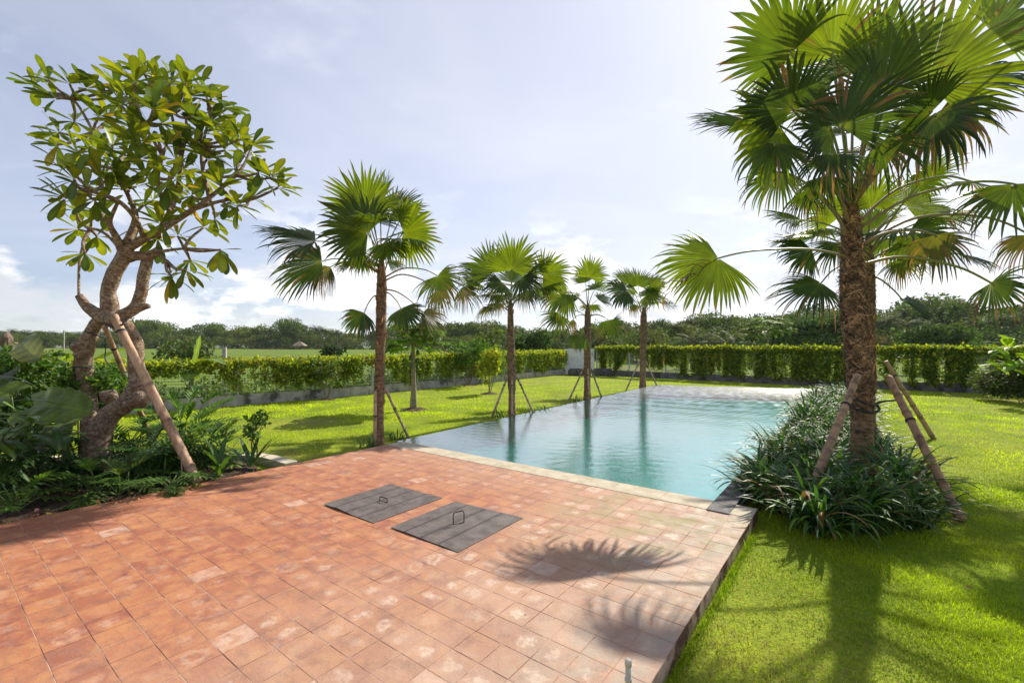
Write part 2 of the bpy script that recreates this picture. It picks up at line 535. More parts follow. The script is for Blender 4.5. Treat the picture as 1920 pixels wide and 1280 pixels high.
tag(o, kind='structure')
bpy.context.view_layer.update()
if o.data.polygons[0].normal.z < 0: o.data.flip_normals()

# -------- open field behind the fence, rising slowly, in terraces
def field_material():
    m, t = newmat('rice_field')
    geo = t.n('ShaderNodeNewGeometry').outputs['Position']
    rows = t.n('ShaderNodeTexWave', bands_direction='Y'); rows.inputs['Scale'].default_value = 0.13
    rows.inputs['Distortion'].default_value = 3.0; rows.inputs['Detail'].default_value = 2; rows.inputs['Detail Scale'].default_value = 0.25
    t.l(t.mapping(geo, (1, 1, 1), (0, 0, R(-8))), rows.inputs['Vector'])
    a = t.noise(t.mapping(geo, (0.35, 1, 1)), 0.05, 5, 0.6); b = t.noise(geo, 0.9, 5, 0.7)
    col = t.mix(t.mapr(rows.outputs['Fac'], 0.12, 0.5), (0.055, 0.085, 0.016), (0.17, 0.25, 0.035))
    col = t.mix(t.mapr(b, 0.35, 0.65, 0, 0.45), col, (0.10, 0.15, 0.025))
    col = t.mix(t.mapr(a, 0.56, 0.62, 0, 0.75), col, (0.21, 0.16, 0.09))
    p = t.n('ShaderNodeBsdfPrincipled'); t.l(col, p.inputs['Base Color'])
    p.inputs['Roughness'].default_value = 0.95; p.inputs['Specular IOR Level'].default_value = 0.1
    bn = t.n('ShaderNodeBump'); bn.inputs['Strength'].default_value = 1.0; bn.inputs['Distance'].default_value = 0.4
    t.l(b, bn.inputs['Height']); t.l(bn.outputs[0], p.inputs['Normal'])
    return finish(m, t, p.outputs[0])
M['field'] = field_material()
def field_z(x, y):
    r = math.hypot(x, y); a = math.atan2(x, y)
    d = r - fence_r(a)
    if abs(a) > 1.35 or d < 0.1:
        return -1.7 if abs(a) <= 1.35 or d < 5 else -1.7
    z = -0.35 + 0.0083 * min(d, 230)
    if a > 0.0:
        z -= 0.9 * min(1, a / 0.3) * min(1, d / 20)
    st = 0.28
    q = math.floor(z / st) * st
    fz = (z - q) / st
    z = q + st * min(1, max(0, (fz - 0.75) / 0.25))
    return z
nA, nR = 180, 90
rad = [6.0]
while len(rad) < nR: rad.append(rad[-1] * 1.075 if rad[-1] < 900 else rad[-1] * 1.25)
V = []; 
for r in rad:
    for k in range(nA):
        a = 2 * math.pi * k / nA
        a2 = (a + math.pi) % (2 * math.pi) - math.pi
        x, y = math.sin(a) * r, math.cos(a) * r
        V.append((x, y, field_z(x, y)))
F = [[j * nA + k, j * nA + (k + 1) % nA, (j + 1) * nA + (k + 1) % nA, (j + 1) * nA + k] for j in range(nR - 1) for k in range(nA)]
me = mesh_np('field', V, np.array(F), M['field'], smooth=True)
o = tag(put('field', me), kind='structure')
if o.data.polygons[500].normal.z < 0: o.data.flip_normals()

# -------- far blue hills
def ridge(name, dist, pts, depth, mat, seed):
    r_ = random.Random(seed)
    V = []; n = 0
    xs = np.linspace(pts[0][0], pts[-1][0], 60)
    top = np.interp(xs, [p[0] for p in pts], [p[1] for p in pts])
    for j, (f, g) in enumerate(((0.0, 0.0), (0.25, 0.55), (0.5, 1.0), (0.8, 0.5), (1.0, 0.0))):
        for i, x in enumerate(xs):
            y = dist + depth * f
            h = top[i] * g * (1 + 0.06 * math.sin(i * 1.7 + seed) + 0.04 * r_.uniform(-1, 1))
            V.append((x / 858.0 * dist, y, h / 858.0 * dist + 1.0))
    N = len(xs)
    F = [[j * N + i, j * N + i + 1, (j + 1) * N + i + 1, (j + 1) * N + i] for j in range(4) for i in range(N - 1)]
    return tag(put(name, mesh_np(name, V, np.array(F), mat, smooth=True)), kind='structure')
M['hill'] = rough_mat('hill_forest', (0.05, 0.075, 0.05), (0.09, 0.11, 0.07), 0.004, 0.95, 0.3, 0.02)
ridge('hills', 2600, [(-2600, 22), (-1500, 30), (-1100, 24), (-960, 32), (-900, 36), (-800, 42), (-700, 38), (-600, 26), (-450, 18), (-200, 10), (200, 8), (700, 12), (1500, 20)], 700, M['hill'], 3)

# -------- pool
def tile_mat(name, c1, c2, size, rough=0.4):
    m, t = newmat(name)
    geo = t.n('ShaderNodeNewGeometry').outputs['Position']
    v = t.n('ShaderNodeTexVoronoi'); v.inputs['Scale'].default_value = 1 / size
    t.l(t.mapping(geo, (1, 1, 1), (0, 0, TH)), v.inputs['Vector'])
    s = t.n('ShaderNodeSeparateColor'); t.l(v.outputs['Color'], s.inputs[0])
    col = t.mix(s.outputs[0], c1, c2)
    p = t.n('ShaderNodeBsdfPrincipled'); t.l(col, p.inputs['Base Color']); p.inputs['Roughness'].default_value = rough
    return finish(m, t, p.outputs[0])
M['pooltile'] = tile_mat('pool_tile', (0.004, 0.24, 0.20), (0.018, 0.38, 0.32), 0.14)
M['pooledge'] = rough_mat('pool_edge_stone', (0.06, 0.10, 0.10), (0.12, 0.17, 0.165), 12, 0.35, 0.2, 40)
def quadmesh(pts): return [tuple(p) for p in pts], np.array([[0, 1, 2, 3]])
mb = MB()
zb, zt = -0.52, -0.018
c = [PNL, PFL, PFR, PNR]
low = [Vector((p.x, p.y, zb)) for p in c]; up = [Vector((p.x, p.y, zt)) for p in c]
mb.add([tuple(p) for p in low], np.array([[0, 3, 2, 1]]))
for i in range(4):
    j = (i + 1) % 4
    mb.add([tuple(low[i]), tuple(low[j]), tuple(up[j]), tuple(up[i])], np.array([[0, 1, 2, 3]]))
# entry step along the terrace
mb.add([tuple(D(5.402, -6.5, -0.20)), tuple(D(5.402, -1.3, -0.20)), tuple(D(5.85, -1.3, -0.20)), tuple(D(5.85, -6.5, -0.20))], np.array([[0, 1, 2, 3]]))
mb.add([tuple(D(5.85, -6.5, -0.20)), tuple(D(5.85, -1.3, -0.20)), tuple(D(5.85, -1.3, zb + .003)), tuple(D(5.85, -6.5, zb + .003))], np.array([[0, 1, 2, 3]]))
tag(mb.build('pool_basin', M['pooltile']), kind='structure')
# overflow walls on the far and left sides
def wall_between(mb, a, b, out, thick, z0, z1):
    d = (b - a).normalized(); n = Vector((d.y, -d.x, 0)) * out
    p = [a, b, b + n * thick, a + n * thick]
    V = [(q.x, q.y, z0) for q in p] + [(q.x, q.y, z1) for q in p]
    mb.add(V, np.array([[0, 3, 2, 1], [4, 5, 6, 7], [0, 1, 5, 4], [1, 2, 6, 5], [2, 3, 7, 6], [3, 0, 4, 7]]))
mb = MB()
wall_between(mb, PNL + Vector((VX * -.002, VY * -.002, 0)), PFL, -1, 0.16, -0.5, -0.022)
wall_between(mb, PFL, PFR, -1, 0.16, -0.5, -0.024)
tag(mb.build('pool_overflow_wall', M['pooledge']), kind='structure')
mb = MB()
wall_between(mb, D(5.04, -1.262), D(22.4, -1.262), 1, 0.22, -0.4, 0.012)
tag(mb.build('pool_side_kerb', M['stone']), kind='structure')
def water_material():
    m, t = newmat('pool_water')
    geo = t.n('ShaderNodeNewGeometry').outputs['Position']
    n2 = t.noise(t.mapping(geo, (1, 1.4, 1)), 28.0, 3, 0.6, 0.3)
    bn = t.n('ShaderNodeBump'); bn.inputs['Strength'].default_value = 1.0; bn.inputs['Distance'].default_value = 0.0016
    t.l(n2, bn.inputs['Height'])
    fr = t.n('ShaderNodeLayerWeight'); fr.inputs['Blend'].default_value = 0.5; t.l(bn.outputs[0], fr.inputs['Normal'])
    schlick = t.math('ADD', t.math('MULTIPLY', t.math('POWER', fr.outputs['Facing'], 1.6), 0.97), 0.03, clamp=True)
    gl = t.n('ShaderNodeBsdfGlossy'); yy = t.n('ShaderNodeSeparateXYZ'); t.l(geo, yy.inputs[0]); t.l(t.mapr(yy.outputs[1], 10.5, 19.0, 0.045, 0.21), gl.inputs['Roughness']); t.l(bn.outputs[0], gl.inputs['Normal'])
    tp = t.n('ShaderNodeBsdfTransparent'); tp.inputs['Color'].default_value = (0.25, 0.93, 0.88, 1)
    mx = t.n('ShaderNodeMixShader'); t.l(schlick, mx.inputs[0]); t.l(tp.outputs[0], mx.inputs[1]); t.l(gl.outputs[0], mx.inputs[2])
    return finish(m, t, mx.outputs[0])
M['water'] = water_material()
zw = -0.010
wp = [PNL + Vector((-VX * .13, -VY * .13, 0)), PFL + Vector((-VX * .13 + UX * .12, -VY * .13 + UY * .12, 0)), PFR + Vector((UX * .12, UY * .12, 0)), PNR]
NW, MW = 720, 230
sa = (np.linspace(0, 1, NW + 1) ** 1.25)[:, None, None]; sb = np.linspace(0, 1, MW + 1)[None, :, None]
A4 = [np.array(q) for q in wp]
W = (A4[0] * (1 - sb) + A4[3] * sb) * (1 - sa) + (A4[1] * (1 - sb) + A4[2] * sb) * sa
hgt = np.zeros(W.shape[:2]); rw = np.random.default_rng(2)
for q in range(22):
    lam = rw.uniform(0.11, 0.34) if q else 1.2
    th_ = rw.uniform(-1.1, 1.1) + math.pi / 2
    k_ = 2 * np.pi / lam; sl_ = 0.0165
    hgt += sl_ / k_ * np.sin(k_ * (W[:, :, 0] * math.cos(th_) + W[:, :, 1] * math.sin(th_)) + rw.uniform(0, 6.28) + 0.8 * np.sin(W[:, :, 0] * 1.3 + q) + 0.8 * np.sin(W[:, :, 1] * .9 + 2 * q))
W = W.copy(); W[:, :, 2] = zw + hgt * (0.20 + 1.1 * np.clip((W[:, :, 1] - 9.5) / 8.0, 0, 1))
idx = np.arange(NW)[:, None] * (MW + 1) + np.arange(MW)[None]; idx = idx.ravel()
me = mesh_np('water', W.reshape(-1, 3), np.stack([idx, idx + 1, idx + MW + 2, idx + MW + 1], 1), M['water'], smooth=True)
if me.polygons[0].normal.z < 0: me.flip_normals()
tag(put('water', me), kind='structure')

# -------- terrace of terracotta tiles, each a real slab of its own tint
def terracotta():
    m, t = newmat('terracotta_tiles')
    at = t.n('ShaderNodeAttribute', attribute_name='Col')
    rgb = t.n('ShaderNodeSeparateColor'); t.l(at.outputs['Color'], rgb.inputs[0])
    r1, r2, r3 = rgb.outputs
    uv = t.n('ShaderNodeUVMap', uv_map='UVMap').outputs[0]
    geo = t.n('ShaderNodeNewGeometry').outputs['Position']
    gd = t.mapping(geo, (1, 1, 1), (0, 0, TH))      # terrace axes: x across, y along
    # clay colours: orange, brick red, brown pink
    n_big = t.noise(geo, 1.1, 4, 0.6); n_mid = t.noise(geo, 7, 5, 0.65, 0.5); n_fine = t.noise(geo, 70, 4, 0.7)
    col = t.mix(t.mapr(r1, 0.1, 0.9), (0.315, 0.105, 0.055), (0.385, 0.150, 0.070))
    col = t.mix(t.mapr(n_mid, 0.42, 0.68, 0, 0.8), col, (0.46, 0.205, 0.085))
    col = t.mix(t.math('MULTIPLY', t.mapr(n_mid, 0.5, 0.3), t.mapr(r2, 0.2, 0.8)), col, (0.23, 0.075, 0.052))
    # across the slab: streaks
    st = t.noise(t.mapping(gd, (3.0, 16, 1)), 1.6, 4, 0.6)
    col = t.mix(t.mapr(st, 0.5, 0.72, 0, 0.40), col, (0.18, 0.075, 0.058))
    # towards the lawn side and the pool the clay is pale, pink and salt stained
    sx = t.n('ShaderNodeSeparateXYZ'); t.l(gd, sx.inputs[0])
    pale = t.mapr(t.math('ADD', sx.outputs[0], t.math('MULTIPLY', n_big, 1.9)), -3.1, -0.2)
    pool_side = t.mapr(t.math('ADD', sx.outputs[1], t.math('MULTIPLY', n_big, 1.4)), 3.9, 6.0)
    pale2 = t.math('MAXIMUM', pale, t.math('MULTIPLY', pool_side, 0.55))
    hueN = t.noise(geo, 2.1, 5, 0.65)
    col = t.mix(t.math('MULTIPLY', pale2, 0.80), col, t.mix(t.mapr(hueN, 0.38, 0.62), (0.36, 0.225, 0.155), (0.47, 0.325, 0.23)))
    col = t.mix(t.mapr(t.noise(geo, 4.6, 6, 0.7), 0.50, 0.66, 0, 0.42), col, (0.19, 0.105, 0.08))
    # salt bloom: soft ring or patch in the middle of a slab
    sub = t.n('ShaderNodeVectorMath', operation='SUBTRACT'); t.l(uv, sub.inputs[0]); sub.inputs[1].default_value = (0.5, 0.5, 0)
    ln = t.n('ShaderNodeVectorMath', operation='LENGTH'); t.l(sub.outputs[0], ln.inputs[0])
    wob = t.noise(geo, 11, 4, 0.6)
    dd = t.math('ADD', ln.outputs['Value'], t.math('MULTIPLY', t.math('SUBTRACT', wob, 0.5), 1.15))
    ring = t.math('MULTIPLY', t.mapr(dd, 0.08, 0.24), t.mapr(dd, 0.46, 0.28))
    blob = t.mapr(dd, 0.34, 0.10)
    sel = t.mapr(r3, 0.80, 0.86)
    spot = t.mix(sel, blob, ring)
    amt = t.math('MULTIPLY', t.mapr(r2, 0.30, 0.95), t.math('ADD', t.math('MULTIPLY', pale, 0.70), 0.30), clamp=True)
    amt = t.math('MULTIPLY', amt, t.mapr(t.noise(geo, 26, 4, 0.65), 0.28, 0.62))
    col = t.mix(t.math('MULTIPLY', t.math('MULTIPLY', spot, amt), 0.85), col, (0.60, 0.48, 0.38))
    whole = t.math('MULTIPLY', t.mapr(r3, 0.975, 0.98), t.mapr(wob, 0.3, 0.6))
    col = t.mix(t.math('MULTIPLY', whole, 0.6), col, (0.56, 0.40, 0.31))
    # grey-green algae in the corner by the pool
    al = t.noise(geo, 2.4, 6, 0.62)
    am = t.math('MULTIPLY', t.math('MULTIPLY', t.mapr(sx.outputs[0], -3.4, -1.3), t.mapr(sx.outputs[1], 2.6, 4.4)), t.mapr(al, 0.44, 0.58))
    col = t.mix(t.math('MULTIPLY', am, 0.85), col, (0.25, 0.215, 0.09))
    gr = t.noise(geo, 3.3, 5, 0.62, 0.2)
    col = t.mix(t.math('MULTIPLY', t.mapr(gr, 0.62, 0.74), 0.55), col, (0.30, 0.22, 0.19))
    edge = t.math('MULTIPLY', t.mapr(t.math('ADD', sx.outputs[0], t.math('MULTIPLY', n_big, 0.9)), -1.45, -0.5), t.mapr(t.noise(geo, 5.5, 6, 0.7), 0.36, 0.62))
    col = t.mix(t.math('MULTIPLY', edge, 0.72), col, (0.33, 0.28, 0.225))
    # pits and speckles
    col = t.mix(t.mapr(n_fine, 0.62, 0.72, 0, 0.55), col, (0.20, 0.09, 0.06))
    # slab edges are worn and dirty
    ch = t.n('ShaderNodeSeparateXYZ'); t.l(sub.outputs[0], ch.inputs[0])
    e = t.math('MAXIMUM', t.math('ABSOLUTE', ch.outputs[0]), t.math('ABSOLUTE', ch.outputs[1]))
    col = t.mix(t.mapr(e, 0.455, 0.50, 0, 0.45), col, (0.30, 0.14, 0.09))
    p = t.n('ShaderNodeBsdfPrincipled'); t.l(col, p.inputs['Base Color'])
    t.l(t.mapr(n_mid, 0.3, 0.7, 0.62, 0.85), p.inputs['Roughness']); p.inputs['Specular IOR Level'].default_value = 0.35
    bn = t.n('ShaderNodeBump'); bn.inputs['Strength'].default_value = 0.35; bn.inputs['Distance'].default_value = 0.006
    t.l(t.math('ADD', n_fine, t.math('MULTIPLY', n_mid, 2.5)), bn.inputs['Height']); t.l(bn.outputs[0], p.inputs['Normal'])
    return finish(m, t, p.outputs[0])
M['terracotta'] = terracotta()
M['grout'] = rough_mat('grout', (0.40, 0.25, 0.18), (0.60, 0.44, 0.34), 3.0, 0.95, 0.4, 60, c3=(0.12, 0.06, 0.045), t3=(0.48, 0.58), s3=2.6)
TS = 0.200
v_right, v_left, u_front, u_back = -0.835, -6.575, 5.06, -4.0
# slab of mortar under the tiles
mb = MB()
zg = -0.0008
P = [D(u_back, v_left), D(u_front + 0.33, v_left), D(u_front + 0.33, v_right), D(u_back, v_right)]
mb.add([(p.x, p.y, -0.30) for p in P] + [(p.x, p.y, zg) for p in P], np.array([[0, 1, 2, 3], [7, 6, 5, 4], [0, 4, 5, 1], [1, 5, 6, 2], [2, 6, 7, 3], [3, 7, 4, 0]]))
tag(mb.build('terrace_bed', M['grout']), kind='structure')
rt = random.Random(77)
V = []; F4 = []; C = []; UVs = []
def slab(u0, v0, u1, v1, gap, rc, hz):
    """one slab: flat top with eased edges"""
    g = gap / 2; b = 0.0014
    n = len(V)
    lev = [(g, zg - 0.004), (g + 0.0008, hz - b * 0.7), (g + b, hz)]
    tilt = (rt.uniform(-1, 1) * 0.0003, rt.uniform(-1, 1) * 0.0003)
    for ins, z in lev:
        for (a, bb, su, sv) in ((u0, v0, 1, 1), (u1, v0, -1, 1), (u1, v1, -1, -1), (u0, v1, 1, -1)):
            uu, vv = a + su * ins, bb + sv * ins
            jz = tilt[0] * su + tilt[1] * sv
            p = D(uu, vv, z + (jz if z > 0 else 0))
            V.append(tuple(p)); C.append(rc); UVs.append(((uu - u0) / (u1 - u0), (vv - v0) / (v1 - v0)))
    for k in range(2):
        for j in range(4):
            a, b2 = n + k * 4 + j, n + k * 4 + (j + 1) % 4
            F4.append([a, a + 4, b2 + 4, b2])
    F4.append([n + 8, n + 11, n + 10, n + 9])
nv = int(round((v_right - v_left) / TS))
tsv = (v_right - v_left) / nv
row = 0
u = u_front
while u > u_back:
    for k in range(nv):
        v0 = v_left + k * tsv
        du = 0.0     # a few courses run half a slab out of step
        a0, a1 = u - TS + du, u + du
        if du and row == 0:
            slab(u, v0, u + du, v0 + tsv, 0.005, (rt.random(), rt.random(), rt.random()), 0.001) if False else None
            a1 = u; a0 = u - TS + du
        slab(a0, v0, a1, v0 + tsv, rt.choice((0.0010, 0.0015, 0.0020, 0.0030)), (rt.random(), rt.random(), rt.random()), rt.uniform(0.0, 0.0007))
    u -= TS; row += 1
me = mesh_np('terrace', V, np.array(F4), M['terracotta'], C, uv=UVs)
tag(put('terrace', me), kind='structure')
if me.polygons[8].normal.z < 0: me.flip_normals()
# pale stone coping along the pool
mb = MB()
cv = v_left + 0.0
M['coping'] = rough_mat('coping_stone', (0.38, 0.32, 0.225), (0.50, 0.44, 0.33), 6, 0.85, 0.25, 60, c3=(0.34, 0.30, 0.20), t3=(0.56, 0.72), s3=2.4)
while cv < v_right - 0.01:
    c1 = min(cv + 0.6, v_right)
    a, b = D(u_front + 0.003, cv + .002), D(u_front + 0.345, c1 - .002)
    cc = D(u_front + 0.174, (cv + c1) / 2, -0.02)
    mb.box(cc, (c1 - cv - 0.004, 0.342, 0.048), -TH, bev=0.005)
    cv = c1
tag(mb.build('pool_coping', M['coping']), kind='structure')

# -------- planting beds
def soil_patch(name, pts, z0, z1, seed, n=40):
    """gently mounded earth inside a closed outline"""
    cx = sum(p[0] for p in pts) / len(pts); cy = sum(p[1] for p in pts) / len(pts)
    ring = spline([Vector((p[0], p[1], 0)) for p in pts] + [Vector((pts[0][0], pts[0][1], 0))], 6)[:-1]
    K = len(ring); V = []; Fs = []
    rings = [1.0, 0.96, 0.85, 0.7, 0.5, 0.3, 0.12]
    for q, f in enumerate(rings):
        for p in ring:
            x, y = cx + (p.x - cx) * f, cy + (p.y - cy) * f
            h = z0 + (z1 - z0) * min(1, (1 - f) * 7) 
            if q: h += 0.035 * noise.noise(Vector((x * 2.2, y * 2.2, seed))) + 0.02 * noise.noise(Vector((x * 9, y * 9, seed)))
            V.append((x, y, h))
    V.append((cx, cy, z1))
    for q in range(len(rings) - 1):
        for k in range(K):
            Fs.append([q * K + k, q * K + (k + 1) % K, (q + 1) * K + (k + 1) % K, (q + 1) * K + k])
    T = [[(len(rings) - 1) * K + k, (len(rings) - 1) * K + (k + 1) % K, len(V) - 1] for k in range(K)]
    me = mesh_np(name, V, [np.array(Fs), np.array(T)], M['soil'], smooth=True)
    if me.polygons[len(Fs) // 2].normal.z < 0: me.flip_normals()
    return tag(put(name, me), kind='structure')
bedR = [D(5.35, -1.0), D(6.0, -1.02), D(9, -1.0), D(14, -1.0), D(20, -1.0), D(20.3, 0.0), D(15, 0.35), D(11, 0.55), D(8.6, .75), D(7.6, .72), D(6.6, .45), D(5.95, 0.05), D(5.5, -0.5)]
soil_patch('planting_bed_soil', [(p.x, p.y) for p in bedR], LAWN - 0.02, LAWN + 0.03, 3)
vl = v_left - 0.01
kerb_px = [(546, 869), (486, 855), (400, 853), (250, 855), (113, 858), (0, 869), (-160, 900)]
kerbL = [G(x, y, -0.04) for x, y in kerb_px]
bedL = [D(3.15, vl), D(1.5, vl), D(-0.2, vl), D(-2.5, vl), D(-3.0, vl - 4)] + [G(-500, 960, -.04)] + [kerbL[k] for k in (6, 5, 4, 3, 2, 1)]
# polygon as a flat sheet with bumps
ringL = [(p.x, p.y) for p in bedL]
soil_patch('left_bed_soil', [(p.x, p.y) for p in [D(3.05, vl - .02), D(2.2, vl - .01), D(1.2, vl - .01), D(0.2, vl - .01), D(-1.2, vl - .01), D(-2.5, vl - .02), D(-3.0, vl - 2.5), G(-420, 930, -.04), kerbL[5], kerbL[4], kerbL[3], kerbL[2], kerbL[1]]], LAWN - 0.03, -0.03, 9)
mb = MB()
pts = spline(kerbL, 5)
for i in range(len(pts) - 1):
    a, b = pts[i], pts[i + 1]
    d = (b - a); L = d.length; ang = math.atan2(d.y, d.x)
    mid = (a + b) / 2
    mb.box((mid.x, mid.y, -0.10 + (i % 2) * .002), (L + 0.004, 0.20, 0.17), ang, bev=0.006)
tag(mb.build('bed_kerb', M['kerb']), kind='structure')

# leaf litter on the left bed
k = 900
lit = np.stack([rng.uniform(-8.3, -3.4, k), rng.uniform(3.9, 8.2, k), np.full(k, 0.0)], 1)
uu = lit[:, 0] * UX + lit[:, 1] * UY; vv = lit[:, 0] * VX + lit[:, 1] * VY
lit = lit[(vv < vl - 0.05) & (vv > vl - 3.0) & (uu < 3.0)]
kk = len(lit)
lit[:, 2] = -0.005
cc = np.stack([rng.uniform(0.10, 0.32, kk), rng.uniform(0.06, 0.18, kk), rng.uniform(0.03, 0.08, kk)], 1)
q = inst(LEAF_V, LEAF_F, lit, rng.uniform(0.03, 0.10, kk), rng, 0.18, cc)
tag(put('leaf_litter', mesh_np('leaf_litter', q[0], q[1], M['leaf'], q[2])), 'dead brown leaves scattered on the soil of the left bed', 'leaf litter', kind='stuff')

# -------- access covers in the terrace
M['plate'] = rough_mat('grey_steel_plate', (0.080, 0.062, 0.056), (0.145, 0.118, 0.108), 7, 0.55, 0.25, 60, c3=(0.26, 0.22, 0.18), t3=(0.66, 0.76), s3=30, stretch=(1, 1, 1), attr=True)
def cover(name, label, corners, bow, hp, hdir, hh, hlen):
    """a warped metal cover of pressed strips; corners in order left, far, right, near"""
    root = thing(name, label, 'hatch cover', tuple(sum(corners, Vector()) / 4), 'steel covers set into the terrace')
    o3 = Vector(root.location)
    A, B, C_, D_ = [c - o3 for c in corners]
    N = 32; Ms = 20
    V = []; 
    strips = 4
    for i in range(N + 1):
        s = i / N            # from the A-B side to the D-C side, across the strips
        for j in range(Ms + 1):
            t_ = j / Ms
            p = (A * (1 - s) + D_ * s) * (1 - t_) + (B * (1 - s) + C_ * s) * t_
            fr = (s * strips) % 1.0
            lip = 0.0035 * (1 - fr) if s < 0.999 else 0.0
            z = 0.0065 + bow * math.sin(math.pi * min(1, s * 1.6 + 0.02)) * (1 - t_) + lip + 0.003 * noise.noise(Vector((s * 5, t_ * 5, bow * 300)))
            if i == 0: z += bow * 0.8 * (1 - t_)
            V.append((p.x, p.y, z))
    F = [[i * (Ms + 1) + j, (i + 1) * (Ms + 1) + j, (i + 1) * (Ms + 1) + j + 1, i * (Ms + 1) + j + 1] for i in range(N) for j in range(Ms)]
    n0 = len(V)
    rim = [(i, 0) for i in range(N + 1)] + [(N, j) for j in range(1, Ms + 1)] + [(i, Ms) for i in range(N - 1, -1, -1)] + [(0, j) for j in range(Ms - 1, 0, -1)]
    for (i, j) in rim:
        x, y, z = V[i * (Ms + 1) + j]
        V.append((x, y, z - 0.005))
    for q in range(len(rim)):
        a = rim[q][0] * (Ms + 1) + rim[q][1]; b = rim[(q + 1) % len(rim)][0] * (Ms + 1) + rim[(q + 1) % len(rim)][1]
        F.append([a, n0 + q, n0 + (q + 1) % len(rim), b])
    cp = [((0.35, 0.33, 0.33) if (k // (Ms + 1)) % 8 == 7 and k // (Ms + 1) < N - 1 else (1, 1, 1)) for k in range(n0)] + [(0.3, 0.3, 0.3)] * (len(V) - n0)
    me = mesh_np('plate', V, np.array(F), M['plate'], cp)
    if me.polygons[5].normal.z < 0: me.flip_normals()
    put('plate', me, root)
    mb = MB()
    h0 = hp - o3; dd = hdir.normalized()
    a = h0 - dd * hlen / 2; b = h0 + dd * hlen / 2
    up = Vector((0, 0, 1))
    pts = [a, a + up * hh * 0.8, a + up * hh * 0.95 + dd * 0.006, a + up * hh + dd * 0.02, b + up * hh - dd * 0.02, b + up * hh * 0.95 - dd * 0.006, b + up * hh * 0.8, b]
    mb.tube(pts, 0.0048, 8)
    mb.tube([a - dd * .002 + up * .012, b + dd * .002 + up * .012], 0.0045, 8)
    # ribs of the rebar grip
    for q in range(9):
        c0 = a + up * hh + dd * (0.02 + (hlen - 0.04) * (q + .5) / 9)
        mb.tube([c0 - dd * 0.002, c0 + dd * 0.002], 0.0062, 6)
    mb.build('handle', M['rod'], root, True)
    return root
ca = [G(608, 947), G(733, 908), G(829, 934), G(700, 981)]
cb = [G(733, 990), G(853, 941), G(981, 971), G(859, 1036)]
cover('hatch_cover', 'dark steel cover with a low handle, the one nearer the left bed', ca, 0.012, G(719, 942), D(0.1, 1.0), 0.058, 0.115)
cover('hatch_cover', 'dark steel cover with a tall upright handle, splashed with pale drops, nearer the lawn', cb, 0.006, G(860, 983), D(1.0, 0.35), 0.125, 0.115)

# thin pipe standing at the near edge of the terrace
root = thing('standpipe', 'short cream plastic pipe standing on the terrace near the lawn', 'pipe', G(1178, 1322))
mb = MB(); mb.tube([(0, 0, 0.0), (0, 0, 0.20)], 0.0135, 14); mb.build('pipe', M['pvc'], root, True)
mb = MB(); mb.tube([(0, 0, 0.19), (0, 0, 0.215), (0, 0, 0.22)], [0.0165, 0.0165, 0.012], 14); mb.build('cap', M['pvc'], root, True)
mb = MB(); mb.tube([(0, 0, 0.118), (0, 0, 0.132)], 0.0175, 14); mb.build('collar', M['pvc'], root, True)

# -------- fences
def seg_pts(line, step):
    out = []; 
    acc = 0.0
    for i in range(len(line) - 1):
        a, b = line[i], line[i + 1]; L = (b - a).length
        while acc < L:
            out.append((a + (b - a) * (acc / L), (b - a).normalized()))
            acc += step
        acc -= L
    return out

def fence(name, label, line, mat, wall_h, top0, top1, step, post_px=None):
    root = thing(name, label, 'fence', tuple(line[0]) )
    root.location.z = LAWN
    o3 = Vector(root.location)
    mb = MB()
    for i in range(len(line) - 1):
        a, b = line[i] , line[i + 1]
        d = (b - a); ang = math.atan2(d.y, d.x); L = d.length
        n = max(1, int(L / 2.5))
        for q in range(n):
            c = a + d * ((q + .5) / n) - o3
            mb.box((c.x, c.y, wall_h / 2 - 0.1), (L / n - 0.003, 0.14, wall_h + 0.2), ang, bev=0.008)
    mb.build('base_wall', mat, root)
    total = sum((line[i + 1] - line[i]).length for i in range(len(line) - 1))
    posts = seg_pts(line, step)
    dist = 0.0
    for i, (p, d) in enumerate(posts):
        f = i * step / total
        top = top0 + (top1 - top0) * f
        c = p - o3
        mb = MB(); mb.box((c.x, c.y, (wall_h + top) / 2), (0.055, 0.055, top - wall_h), math.atan2(d.y, d.x), bev=0.004)
        mb.box((c.x, c.y, top + 0.006), (0.062, 0.062, 0.012), math.atan2(d.y, d.x))
        mb.build('post', M['steel'], root)
    # welded wire panels between the posts
    for i in range(len(posts) - 1):
        f = i * step / total
        top = top0 + (top1 - top0) * f - 0.05
        a, b = posts[i][0] - o3, posts[i + 1][0] - o3
        d = (b - a); L = d.length; ang = math.atan2(d.y, d.x)
        mb = MB(); nrm = Vector((-d.y, d.x, 0)).normalized() * 0.035
        nw = int(L / 0.075)
        for q in range(1, nw):
            c = a + d * (q / nw) + nrm
            mb.box((c.x, c.y, (wall_h + 0.06 + top) / 2), (0.006, 0.006, top - wall_h - 0.06), ang)
        for q in range(7):
            z = wall_h + 0.07 + (top - wall_h - 0.09) * q / 6
            c = (a + b) / 2 + nrm * 1.18
            mb.box((c.x, c.y, z), (L - 0.02, 0.006, 0.007), ang)
        mb.build('wire_panel', M['steel'], root)
    return root
fence('garden_fence', 'grey wire mesh fence on a low concrete wall left of the pool', FL, M['concrete'], 0.33, 1.18, 1.50, 2.35)
fence('garden_fence', 'vine covered wire fence on a dark low wall beyond the far end of the pool', FR, M['dkconcrete'], 0.36, 1.66, 1.62, 2.4)

